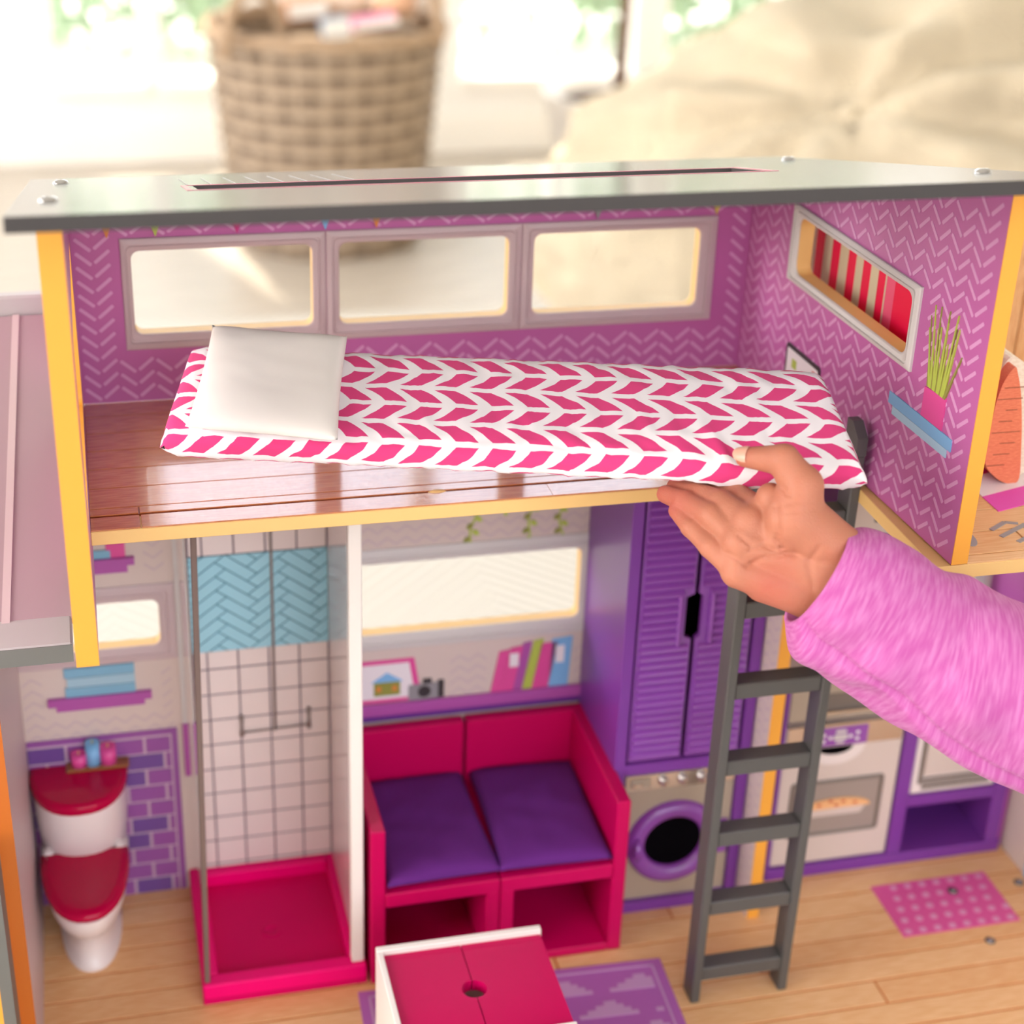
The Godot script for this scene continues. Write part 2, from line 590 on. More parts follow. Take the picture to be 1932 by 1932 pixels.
func screw(parent: Node, at: Vector3, b: Basis, m: Material) -> void:
	var st := SurfaceTool.new()
	st.begin(Mesh.PRIMITIVE_TRIANGLES)
	add_lathe(st, [Vector2(0.0044, 0), Vector2(0.0041, 0.0011), Vector2(0.0028, 0.0021), Vector2(0.0012, 0.0022), Vector2(0.0009, 0.0016), Vector2(0, 0.0016)], 20, 1, 1)
	part(parent, "screw", fin(st), m, Transform3D(b, at))

func planks(parent: Node, n: String, x0: float, x1: float, z0: float, z1: float, y: float, w: float, off: float, seams: Array, m: Array, gap := 0.0011, clip: Array = []) -> void:
	var z := z0 - off
	var k := 0
	while z < z1 - 0.002:
		var a := maxf(z + gap / 2, z0)
		var b := minf(z + w - gap / 2, z1)
		if b - a > 0.002:
			var cuts := [x0]
			for s in seams[k % seams.size()]:
				if s > x0 + 0.01 and s < x1 - 0.01: cuts.append(s)
			cuts.append(x1)
			for i in range(cuts.size() - 1):
				box(parent, n, Vector3(cuts[i] + (gap / 2 if i > 0 else 0.0), y - 0.0008, a), Vector3(cuts[i + 1] - (gap / 2 if i < cuts.size() - 2 else 0.0), y, b), m[(k * 3 + i) % m.size()], 0.0002)
		z += w
		k += 1

func dollhouse() -> void:
	var H := thing("dollhouse", "large wooden play house with grey sloping roof, purple loft walls and amber board edges", "dollhouse")
	var E: StandardMaterial3D = M.amber_edge
	# --- loft back wall with its three windows
	var wins := [[0.0305, 0.0420, 0.1343, 0.0925], [0.1500, 0.0420, 0.2530, 0.0925], [0.2685, 0.0420, 0.3745, 0.0930]]
	var hol := []
	for w in wins: hol.append(rrect(w[0], w[1], w[2], w[3], 0.005))
	var bw := wall_csg(H, "wall_board", P([-0.0095, 0, 0.416, 0, 0.416, 0.1285, -0.0095, 0.1285]), 0.009, hol, M.grape_paper, M.amber_pale)
	var fr := [[0.0248, 0.0328, 0.1421, 0.1000], [0.1425, 0.0328, 0.2606, 0.1000], [0.2610, 0.0328, 0.3850, 0.1000]]
	for i in 3: part(bw, "window_frame", window_frame(fr[i], wins[i], 0.005, 0.0022), M.frame_mauve)
	dashes(bw, -0.001, 0.0005, 0.407, 0.128, [[0.0248, 0.0328, 0.385, 0.1]], M.grape_dash, 0.001)
	var col := [M.print_orange, M.print_green, M.print_magenta, M.print_blue, M.print_orange, M.print_grey, M.print_yellow]
	var bx := [0.018, 0.045, 0.091, 0.142, 0.172, 0.307, 0.383]
	for i in 7: flat(bw, "pennant", [bx[i] - 0.003, 0.1105, bx[i] + 0.003, 0.1105, bx[i] + 0.0003, 0.1015, bx[i] - 0.0003, 0.1015], col[i], 0.0004, 0.0023)
	# --- right wall of the loft (slightly turned outwards), u runs to the viewer, v up
	var ru := Vector3(0.0110, 0, 0.278).normalized()
	var rt := Transform3D(Basis(ru, Vector3.UP, ru.cross(Vector3.UP)), Vector3(0.4070, 0, 0))
	var L := 0.2775
	var tl: float = 0.128 + 0.24 * L
	var ro := rrect(0.0690, 0.0850, 0.2050, 0.1190, 0.006)
	var rw := wall_csg(H, "wall_board", P([0.0, 0, L, 0, L, tl, 0.0, 0.128]), 0.009, [ro], M.grape_paper, M.amber_pale, rt)
	rw.set_meta("label", "purple side wall board beside the ladder")
	part(rw, "window_frame", window_frame([0.0600, 0.0790, 0.2130, 0.1250], [0.0690, 0.0850, 0.2050, 0.1190], 0.006, 0.0024), M.frame_grey)
	box(rw, "edge_strip", Vector3(L, 0, -0.009), Vector3(L + 0.0006, tl, 0), E, 0.0)
	dashes(rw, 0.002, 0.0015, L - 0.001, 0.19, [[0.060, 0.079, 0.213, 0.125]], M.grape_dash, 0.0, 0.0104, 0.0083, 0.126, 0.24)
	# printed shelf with a pot of grass, and a tablet
	var sh := flat(rw, "printed_shelf", [0.1950, 0.0615, 0.2610, 0.0615, 0.2610, 0.0550, 0.1950, 0.0550], M.print_blue, 0.0006)
	flat(rw, "printed_shelf_lip", [0.2000, 0.0548, 0.2575, 0.0548, 0.2575, 0.0503, 0.2000, 0.0503], M.print_blue_light, 0.0006)
	sh.set_meta("label", "printed pale blue shelf")
	flat(rw, "printed_pot", [0.2285, 0.0617, 0.2500, 0.0617, 0.2500, 0.0795, 0.2285, 0.0775], M.print_pink, 0.0005)
	for i in 13:
		var bx0: float = 0.2312 + 0.0014 * i
		var tip: float = bx0 + (i - 6) * 0.0014 + (0.002 if i % 3 == 0 else -0.001)
		flat(rw, "printed_grass_blade", [bx0 - 0.0011, 0.0785, bx0 + 0.0011, 0.0785, tip + 0.0002, 0.103 + 0.02 * absf(sin(i * 2.3 + 0.6)), tip - 0.0002, 0.103 + 0.02 * absf(sin(i * 2.3 + 0.6))], M.print_green if i % 3 else M.print_olive, 0.0006 + 0.00003 * i)
	part(rw, "printed_tablet", ext(rrect(0.0690, 0.0080, 0.1150, 0.0425, 0.003), 0.0006), M.print_black)
	part(rw, "printed_tablet_screen", ext(rrect(0.0715, 0.0100, 0.1125, 0.0398, 0.001), 0.0008), M.print_white)
	flatr(rw, "printed_tablet_icon", 0.079, 0.0295, 0.085, 0.035, M.print_green, 0.0010)
	flatr(rw, "printed_tablet_icon", 0.106, 0.0335, 0.111, 0.0375, M.print_red, 0.0010)
	flatr(rw, "printed_tablet_icon", 0.079, 0.023, 0.085, 0.0265, M.print_olive, 0.0010)
	# striped cloth seen through the side window: a board on the far side
	var sb := Node3D.new()
	sb.name = "striped_screen"
	sb.transform = Transform3D(Basis(), Vector3(0.4315, 0, 0.0))
	H.add_child(sb, true)
	var zs := [0.0300, 0.0456, 0.0569, 0.0683, 0.0792, 0.0908, 0.1012, 0.1107, 0.1208, 0.1307, 0.1395, 0.1413, 0.1517, 0.1850]
	var sm2 := [M.stripe_cream, M.stripe_hot, M.stripe_cream, M.stripe_hot, M.stripe_cream, M.stripe_hot, M.stripe_cream, M.stripe_hot, M.stripe_cream, M.stripe_hot, M.stripe_cream, M.stripe_pale, M.stripe_hot]
	for i in 13: box(sb, "stripe", Vector3(0, 0, zs[i]), Vector3(0.0015, 0.125, zs[i + 1]), sm2[i], 0.0)
	# --- left wall of the loft, with a side opening
	var lt := Transform3D(Basis(Vector3(0, 0, 1), Vector3.UP, Vector3(-1, 0, 0)), Vector3(-0.0022, 0, 0))
	var lw := wall_csg(H, "wall_board", P([0, -0.0315, 0.244, -0.0315, 0.244, 0.1865, 0, 0.128]), 0.0106, [rrect(0.045, 0.02, 0.205, 0.115, 0.006)], M.grape_paper, E, lt.translated(Vector3(-0.0106, 0, 0)))
	box(lw, "edge_strip", Vector3(0.244, -0.0315, -0.0106), Vector3(0.2446, 0.1865, 0), E, 0.0)
	screw(lw, Vector3(0.012, 0.024, 0.0001), Basis(Vector3(1, 0, 0), Vector3(0, 0, 1), Vector3(0, -1, 0)), M.screw_steel)
	screw(lw, Vector3(0.158, -0.020, 0.0001), Basis(Vector3(1, 0, 0), Vector3(0, 0, 1), Vector3(0, -1, 0)), M.screw_steel)
	# --- loft floor: two boards with the dark joint between them
	var lfm: Array = [M.loft_plank]
	var fa := box(H, "loft_floor", Vector3(-0.0022, -0.0085, 0), Vector3(0.409, -0.0008, 0.1488), M.loft_seam, 0.0)
	var lfl := Node3D.new()
	lfl.name = "loft_plank_row"
	H.add_child(lfl, true)
	planks(lfl, "plank", -0.0021, 0.4075, 0.0, 0.1488, 0.0, 0.0242, 0.004, [[0.26], [0.12, 0.33], [0.2], [0.09, 0.3], [0.22], [0.36], [0.0226, 0.28]], lfm, 0.0007)
	var fb := box(H, "loft_floor_strip", Vector3(-0.0022, -0.0085, 0.1512), Vector3(0.4095, -0.0008, 0.1658), M.amber_pale, 0.0003)
	box(H, "joint_core", Vector3(0, -0.0085, 0.1488), Vector3(0.30, -0.004, 0.1512), M.core_brown, 0.0)
	planks(lfl, "plank", -0.0021, 0.0226, 0.1512, 0.1655, 0.0, 0.0145, 0.0, [[]], lfm, 0.0)
	planks(lfl, "plank", 0.0233, 0.4095, 0.1512, 0.1655, 0.0, 0.0145, 0.0, [[0.24]], lfm, 0.0)
	part(lfl, "joint_nub", lathe([Vector2(0.0, 0.0012), Vector2(0.0025, 0.0008), Vector2(0.0034, 0.0), Vector2(0.0, -0.002)], 14, 1.5, 0.6), M.amber_pale, Transform3D(Basis(), Vector3(0.1795, -0.0002, 0.1503)))
	# --- balcony floor to the right
	box(H, "balcony_floor", Vector3(0.4095, -0.0085, 0), Vector3(0.70, -0.0008, 0.2772), M.amber_pale, 0.0003)
	var bf := Node3D.new()
	bf.name = "balcony_plank_row"
	H.add_child(bf, true)
	planks(bf, "plank", 0.4275, 0.70, 0.0, 0.2770, 0.0, 0.0235, 0.013, [[0.6], [0.52], [0.65], [0.47]], [M.plank_warm, M.plank_light], 0.0010)
	# --- roof: tilted slab with a long slot
	var c13 := Vector2(0.362, 0.0866).normalized()
	var rb := Basis(Vector3(1, 0, 0), Vector3(0, c13.y, c13.x), Vector3(0, -c13.x, c13.y) * -1.0)
	rb.z = rb.x.cross(rb.y)
	var rtf := Transform3D(rb, Vector3(0, 0.1262, -0.034))      # local x right, y down the slope to the viewer, z below/above
	var up := -1.0 if rb.z.y < 0.0 else 1.0
	var RL := 0.3722
	var slot := P([0.060, 0.155, 0.344, 0.155, 0.344, 0.204, 0.060, 0.204])
	var rs := wall_csg(H, "roof", P([-0.0215, 0, 0.4345, 0, 0.4345, RL, -0.0215, RL]), 0.0062, [slot], M.roof_grey, M.roof_edge, rtf if up > 0 else rtf.translated_local(Vector3(0, 0, 0.0062)))
	var zt := -0.0001 if up > 0 else -0.0063
	var ztop := 0.0 if up > 0 else -0.0062
	box(rs, "edge_strip", Vector3(-0.0215, RL, -0.0062), Vector3(0.4345, RL + 0.0005, 0), M.roof_edge, 0.0)
	var th := 0.00025
	for ln in [[0.0545, 0.1515, 0.3495, 0.1535, M.roof_pink], [0.0545, 0.2055, 0.3495, 0.2075, M.roof_pink], [0.0545, 0.1535, 0.0570, 0.2055, M.roof_pink], [0.3465, 0.1535, 0.3495, 0.2055, M.roof_pink]]:
		box(rs, "slot_outline", Vector3(ln[0], ln[1], ztop), Vector3(ln[2], ln[3], ztop + up * th), ln[4], 0.0)
	for i in 8:
		box(rs, "printed_line", Vector3(0.058 + i * 0.012, 0.065, ztop), Vector3(0.0586 + i * 0.012, 0.148, ztop + up * th), M.roof_line, 0.0)
	var sB := Basis(Vector3(1, 0, 0), Vector3(0, 0, up), Vector3(0, -up, 0))
	for q in [[-0.0040, 0.0735], [-0.0070, 0.2660], [0.4130, 0.0685], [0.4130, 0.2980]]:
		screw(rs, Vector3(q[0], q[1], ztop), sB, M.screw_steel)
	# --- lower back wall, in two bays, with windows
	var low := [rrect(-0.046, -0.1680, 0.0330, -0.1350, 0.005), rrect(0.150, -0.1765, 0.3100, -0.1235, 0.005), rrect(0.520, -0.185, 0.605, -0.132, 0.005)]
	var lb := wall_csg(H, "wall_board", P([-0.20, YF, 0.632, YF, 0.632, -0.0085, -0.20, -0.0085]), 0.009, low, M.paper_white, M.amber_pale)
	part(lb, "window_frame", window_frame([-0.056, -0.1790, 0.0430, -0.1240], [-0.046, -0.1680, 0.0330, -0.1350], 0.005, 0.0018), M.frame_mauve)
	part(lb, "window_frame", window_frame([0.142, -0.1880, 0.3200, -0.1130], [0.150, -0.1765, 0.3100, -0.1235], 0.005, 0.002), M.frame_grey)
	part(lb, "window_frame", window_frame([0.510, -0.195, 0.615, -0.122], [0.520, -0.185, 0.605, -0.132], 0.005, 0.002), M.frame_grey)
	chevrons(lb, -0.055, -0.2340, 0.0420, -0.0100, [[-0.056, -0.18, 0.043, -0.123], [-0.041, -0.213, 0.026, -0.177], [-0.01, -0.115, 0.022, -0.09]], M.paper_chevron)
	chevrons(lb, 0.1480, -0.2300, 0.4060, -0.0100, [[0.142, -0.189, 0.32, -0.112], [0.150, -0.24, 0.219, -0.19], [0.248, -0.24, 0.307, -0.189]], M.paper_chevron)
	# bathroom prints
	flatr(lb, "printed_shelf", -0.0400, -0.2065, 0.0250, -0.2010, M.shelf_violet, 0.0030)
	flatr(lb, "printed_shelf_lip", -0.0350, -0.2105, 0.0205, -0.2065, M.shelf_violet, 0.0024)
	for i in 3: flatr(lb, "printed_towel", -0.0285 + 0.0015 * i * (i % 2), -0.2008 + i * 0.0072, 0.0152, -0.1940 + i * 0.0072, [M.towel_blue, M.towel_pale, M.towel_blue][i], 0.0016)
	flatr(lb, "printed_shelf", -0.0300, -0.1080, 0.0202, -0.1030, M.shelf_violet, 0.0030)
	flatr(lb, "printed_shelf_lip", -0.0250, -0.1130, 0.0158, -0.1080, M.shelf_violet, 0.0024)
	flatr(lb, "printed_jar", 0.0035, -0.1028, 0.0150, -0.0930, M.print_pink, 0.0012)
	flatr(lb, "printed_towel", -0.0080, -0.1028, 0.0060, -0.0975, M.towel_blue, 0.0016)
	# brick wainscot
	flatr(lb, "wainscot_board", -0.0560, YF, 0.0395, -0.2325, M.brick_mortar, 0.0008)
	var wc := Node3D.new()
	wc.name = "wainscot_bricks"
	lb.add_child(wc, true)
	for r in 10:
		var y := -0.2365 - 0.0127 * (r + 1)
		var x := -0.0560 - (0.0125 if r % 2 else 0.0)
		var k := 0
		while x < 0.0345:
			var a := maxf(x, -0.056)
			var b := minf(x + 0.0232, 0.0345)
			if b - a > 0.003: box(wc, "brick", Vector3(a, y, 0.0008), Vector3(b, y + 0.0113, 0.0016), M.brick_indigo if (r * 7 + k * 3) % 4 == 0 else M.brick_violet, 0.0003)
			x += 0.0250
			k += 1
	flatr(lb, "wainscot_cap", -0.056, -0.2360, 0.0395, -0.2322, M.brick_violet, 0.0014)
	flatr(lb, "wainscot_border", 0.0358, YF, 0.0395, -0.236, M.brick_violet, 0.0014)
	flatr(lb, "printed_holder", 0.0432, -0.2700, 0.0525, -0.2295, M.shelf_violet, 0.0030)
	flatr(lb, "printed_pole", 0.0460, YF, 0.0500, -0.2700, M.frame_grey, 0.0018)
	flatr(lb, "printed_pole", 0.0435, -0.2295, 0.0455, -0.0090, M.frame_grey, 0.0012)
	# living-room prints
	var sv := box(lb, "printed_ledge", Vector3(0.1480, -0.2390, 0), Vector3(0.3160, -0.2300, 0.0035), M.shelf_violet, 0.0008)
	box(lb, "printed_ledge_lip", Vector3(0.1480, -0.2440, 0), Vector3(0.3160, -0.2390, 0.0020), M.violet_deep, 0.0006)
	flat(lb, "printed_picture_frame", [0.1500, -0.2295, 0.2030, -0.2295, 0.1975, -0.1965, 0.1500, -0.1965], M.print_pink, 0.0008)
	flat(lb, "printed_picture", [0.1500, -0.2265, 0.1985, -0.2265, 0.1940, -0.1995, 0.1500, -0.1995], M.print_white, 0.0010)
	flatr(lb, "printed_hut", 0.1700, -0.2240, 0.1880, -0.2135, M.print_olive, 0.0012)
	flat(lb, "printed_hut_roof", [0.1680, -0.2135, 0.1900, -0.2135, 0.1790, -0.2060], M.print_blue, 0.0012)
	flatr(lb, "printed_hut_window", 0.1718, -0.2205, 0.1750, -0.2165, M.print_orange, 0.0014)
	flatr(lb, "printed_hut_window", 0.1825, -0.2205, 0.1857, -0.2165, M.print_orange, 0.0014)
	part(lb, "printed_camera", ext(rrect(0.1935, -0.2295, 0.2165, -0.2175, 0.0015), 0.0012), M.print_grey)
	flatr(lb, "printed_camera_top", 0.2035, -0.2175, 0.2095, -0.2140, M.print_black, 0.0012)
	flatr(lb, "printed_camera_grip", 0.2140, -0.2290, 0.2180, -0.2160, M.print_black, 0.0016)
	part(lb, "printed_camera_lens", ext(ring_pts(0.2045, -0.2235, 0.0045, 0.0045, 16), 0.0016), M.print_black)
	var bk := [[0.2506, 0.0072, 0.2560, -0.1975, M.print_pink], [0.2578, 0.0085, 0.2640, -0.1955, M.print_pink], [0.2663, 0.0062, 0.2725, -0.1925, M.shelf_violet], [0.2725, 0.0068, 0.2800, -0.1915, M.print_green], [0.2793, 0.0118, 0.2852, -0.1945, M.print_pink], [0.2911, 0.0140, 0.2930, -0.1915, M.print_blue]]
	for b in bk:
		flat(lb, "printed_book", [b[0], -0.2298, b[0] + b[1], -0.2298, b[2] + b[1], b[3], b[2], b[3] - 0.001], b[4], 0.0012)
	flatr(lb, "printed_book_label", 0.2632, -0.2110, 0.2695, -0.2005, M.print_white, 0.0016)
	flatr(lb, "printed_book_label", 0.2955, -0.2110, 0.3015, -0.1975, M.print_white, 0.0016)
	for vn in [[0.2385, -0.085, 0.2330, -0.1140], [0.2750, -0.080, 0.2730, -0.1110], [0.2930, -0.082, 0.2955, -0.1130], [0.2560, -0.075, 0.2565, -0.0900]]:
		var a := Vector2(vn[0], vn[1])
		var b := Vector2(vn[2], vn[3])
		var st := new_st()
		for i in 6:
			var p := a.lerp(b, i / 6.0) + Vector2(sin(i * 1.2) * 0.0012, 0)
			var q := a.lerp(b, (i + 1) / 6.0) + Vector2(sin((i + 1) * 1.2) * 0.0012, 0)
			var w := Vector2(0.0007, 0)
			add_ext(st, PackedVector2Array([p - w, q - w, q + w, p + w]), 0.0008)
		var vine := part(lb, "printed_vine", fin(st), M.print_green)
		for i in 6:
			var p := a.lerp(b, (i + 1.0) / 6.0)
			var s := 1.0 if i % 2 else -1.0
			var d := Vector2(s * 0.8, -0.6).normalized() * (0.006 if i < 5 else 0.005)
			if i == 5: d = Vector2(0.1, -1) * 0.006
			var w := Vector2(-d.y, d.x) * 0.32
			part(lb, "printed_leaf", ext(PackedVector2Array([p, p + d * 0.4 + w, p + d * 0.75 + w * 0.7, p + d, p + d * 0.75 - w * 0.7, p + d * 0.4 - w]), 0.0010), M.print_green if i % 2 else M.print_olive)
	# kitchen wall print (colourful pattern under the balcony)
	for i in 26:
		var cx := 0.425 + rng.randf() * 0.19
		var cy := -0.02 - rng.randf() * 0.09
		var a0 := rng.randf() * TAU
		var s := 0.006 + rng.randf() * 0.006
		flat(lb, "printed_patch", [cx + s * cos(a0), cy + s * sin(a0), cx + s * cos(a0 + 2.1), cy + s * sin(a0 + 2.1), cx + s * cos(a0 + 4.1), cy + s * sin(a0 + 4.1)], [M.print_grey, M.print_orange, M.print_olive, M.print_grey, M.violet][i % 5], 0.0005 + 0.00002 * i)
	# --- lower partition between living room and kitchen
	var pw := box(H, "partition_wall", Vector3(XR, YF, 0), Vector3(XR + 0.0083, -0.0085, 0.1086), M.paper_white, 0.0)
	box(H, "edge_strip", Vector3(XR, YF, 0.1086), Vector3(XR + 0.0083, -0.0085, 0.1092), E, 0.0)
	var pt := Node3D.new()
	pt.name = "partition_print"
	pt.transform = Transform3D(Basis(Vector3(0, 0, 1), Vector3.UP, Vector3(-1, 0, 0)), Vector3(XR, 0, 0))
	H.add_child(pt, true)
	chevrons(pt, 0.001, YF + 0.002, 0.1085, -0.012, [], M.paper_chevron)
	# --- lower right and left walls
	box(H, "wall_board", Vector3(0.623, YF, 0), Vector3(0.632, -0.0085, 0.277), M.paper_white, 0.0)
	box(H, "corner_trim", Vector3(0.6195, YF, 0), Vector3(0.623, -0.0085, 0.068), M.shelf_violet, 0.0)
	box(H, "printed_stripe", Vector3(0.6224, YF, 0.104), Vector3(0.6230, -0.2, 0.112), M.print_blue, 0.0)
	var ll := box(H, "wall_board", Vector3(-0.0655, YF, 0), Vector3(-0.0562, -0.0605, 0.1694), M.frame_mauve, 0.0)
	box(H, "edge_strip", Vector3(-0.0655, YF, 0.1694), Vector3(-0.0562, -0.0605, 0.17), mat("amber_edge_shaded", c8(196, 104, 30), 0.5), 0.0)  # amber edge with the shade low down put into its colour
	# wing wall at the far left
	box(H, "wing_wall", Vector3(-0.0705, YR, 0.1755), Vector3(-0.0640, -0.1750, 0.2000), M.slab_dark, 0.0)
	box(H, "edge_strip", Vector3(-0.0800, YR, 0.1755), Vector3(-0.0705, -0.1750, 0.2000), E, 0.0)
	# --- lean-to roof on the left
	var lean := ext(P([-0.16, 0, -0.0140, 0, -0.0140, 0.1935, -0.16, 0.1935]), 0.006)
	var lv := Vector3(0, 0.1095, -0.160).normalized()
	var lr := part(H, "lean_to_roof", lean, M.lean_mauve, Transform3D(Basis(Vector3(1, 0, 0), lv, Vector3(1, 0, 0).cross(lv)), Vector3(0, -0.0560, 0.160)))
	part(lr, "roof_seam", ext(P([-0.0505, 0, -0.0462, 0, -0.0335, 0.1935, -0.0372, 0.1935]), 0.0012), M.lean_seam, Transform3D(Basis(), Vector3(0, 0, 0.006)))
	box(H, "lean_to_cap", Vector3(-0.16, 0.0560, -0.008), Vector3(-0.0140, 0.0690, 0.001), M.lean_grey, 0.0015)
	box(H, "lean_to_eave", Vector3(-0.16, -0.0605, 0.0), Vector3(-0.0155, -0.0500, 0.19), M.lean_grey, 0.001)
	box(H, "edge_strip", Vector3(-0.16, -0.0606, 0.19), Vector3(-0.0155, -0.0506, 0.1905), M.slab_dark, 0.0)
	# --- lower floor with planks
	box(H, "floor_board", Vector3(-0.20, YF - 0.010, 0), Vector3(0.632, YF - 0.0008, 0.285), M.plank_seam, 0.0)
	var fl := Node3D.new()
	fl.name = "floor_plank_row"
	H.add_child(fl, true)
	planks(fl, "plank", -0.20, 0.623, 0.0, 0.285, YF, 0.0213, 0.0080, [[0.30], [-0.02, 0.47], [0.21, 0.58], [0.08], [0.36], [0.14, 0.53], [0.27], [0.054, 0.40]], [M.plank_light, M.plank_warm, M.plank_light], 0.0016)
	# printed polka mat with screw heads
	var pm := flatr(fl, "printed_mat", 0, 0, 0.0878, 0.0540, M.polka_pink, 0.0004)
	pm.transform = Transform3D(Basis(Vector3(1, 0, 0), Vector3(0, 0, -1), Vector3(0, 1, 0)), Vector3(0.5078, YF, 0.1487))
	for i in 8:
		for j in 5:
			var x := 0.0055 + 0.0110 * i + (0.0025 * j if true else 0.0)
			var y := 0.0045 + 0.0112 * j
			if x < 0.003 or x > 0.085: continue
			if absf(x - 0.0552) < 0.004 and absf(y - 0.0375) < 0.004: continue
			part(fl, "printed_dot", ext(ring_pts(0, 0, 0.0026, 0.0026, 14), 0.0003), M.polka_dot, Transform3D(pm.transform.basis, pm.transform * Vector3(x, y, 0.0004)))
	for q in [Vector3(0.563, YF + 0.0003, 0.1113), Vector3(0.5645, YF - 0.0008, 0.1636), Vector3(0.6149, YF - 0.0008, 0.111)]:
		part(fl, "screw_hole", ext(ring_pts(0, 0, 0.0036, 0.0036, 18), 0.0004), M.screw_dark, Transform3D(pm.transform.basis, q + Vector3(0, 0.0008, 0)))
		part(fl, "screw", lathe([Vector2(0.0026, 0), Vector2(0.0022, 0.0006), Vector2(0, 0.0008)], 14), M.screw_steel, Transform3D(Basis(), q + Vector3(0, 0.0012, 0)))
	# --- ground storey (below the picture): side panels, back and floor
	box(H, "base_panel", Vector3(-0.0905, YR, 0), Vector3(-0.0815, YF - 0.010, 0.17), M.frame_mauve, 0.0)
	box(H, "base_panel", Vector3(0.623, YR, 0), Vector3(0.632, YF - 0.010, 0.277), M.frame_mauve, 0.0)
	box(H, "base_panel", Vector3(-0.0815, YR, -0.009), Vector3(0.623, YF - 0.010, 0.0), M.paper_white, 0.0)
	# --- balcony prints and screen
	var bt := Transform3D(Basis(Vector3(1, 0, 0), Vector3(0, 0, -1), Vector3(0, 1, 0)), Vector3(0, 0.0, 0))
	var strips := [[[0.4720, -0.2262, 0.70, -0.1600, 0.70, -0.1420, 0.4719, -0.2080], M.stripe_rug_pink], [[0.4719, -0.2080, 0.70, -0.1420, 0.70, -0.1190, 0.4735, -0.1850], M.print_white], [[0.4735, -0.1850, 0.70, -0.1190, 0.70, -0.0960, 0.4745, -0.1620], M.stripe_rug_deep], [[0.4745, -0.1620, 0.70, -0.0960, 0.70, -0.0700, 0.4755, -0.1390], M.print_white]]
	for s in strips:
		part(bf, "printed_rug_stripe", ext(P(s[0]), 0.0004), s[1], bt)
	for s in [[0.4575, -0.2455, 0.4690, -0.2385, 0.0028], [0.4690, -0.2385, 0.4755, -0.2410, 0.0022], [0.4590, -0.2535, 0.4790, -0.2425, 0.0028], [0.4650, -0.2605, 0.4790, -0.2530, 0.0026]]:
		var d := Vector2(s[2] - s[0], s[3] - s[1]).normalized()
		var w = Vector2(-d.y, d.x) * s[4] / 2
		var a := Vector2(s[0], s[1])
		var b := Vector2(s[2], s[3])
		part(bf, "printed_fork", ext(PackedVector2Array([a - w, b - w, b + w, a + w]), 0.0004), M.print_grey, bt)
	part(bf, "printed_spoon", ext(ring_pts(0.4395, -0.250, 0.005, 0.011, 18), 0.0004), M.print_grey, bt)
	var bs := Node3D.new()
	bs.name = "balcony_screen"
	H.add_child(bs, true)
	for i in 12:
		box(bs, "slat", Vector3(0.45 + 0.02 * i, 0, 0.052), Vector3(0.4695 + 0.02 * i, 0.118, 0.058), M.stripe_wood, 0.0008)

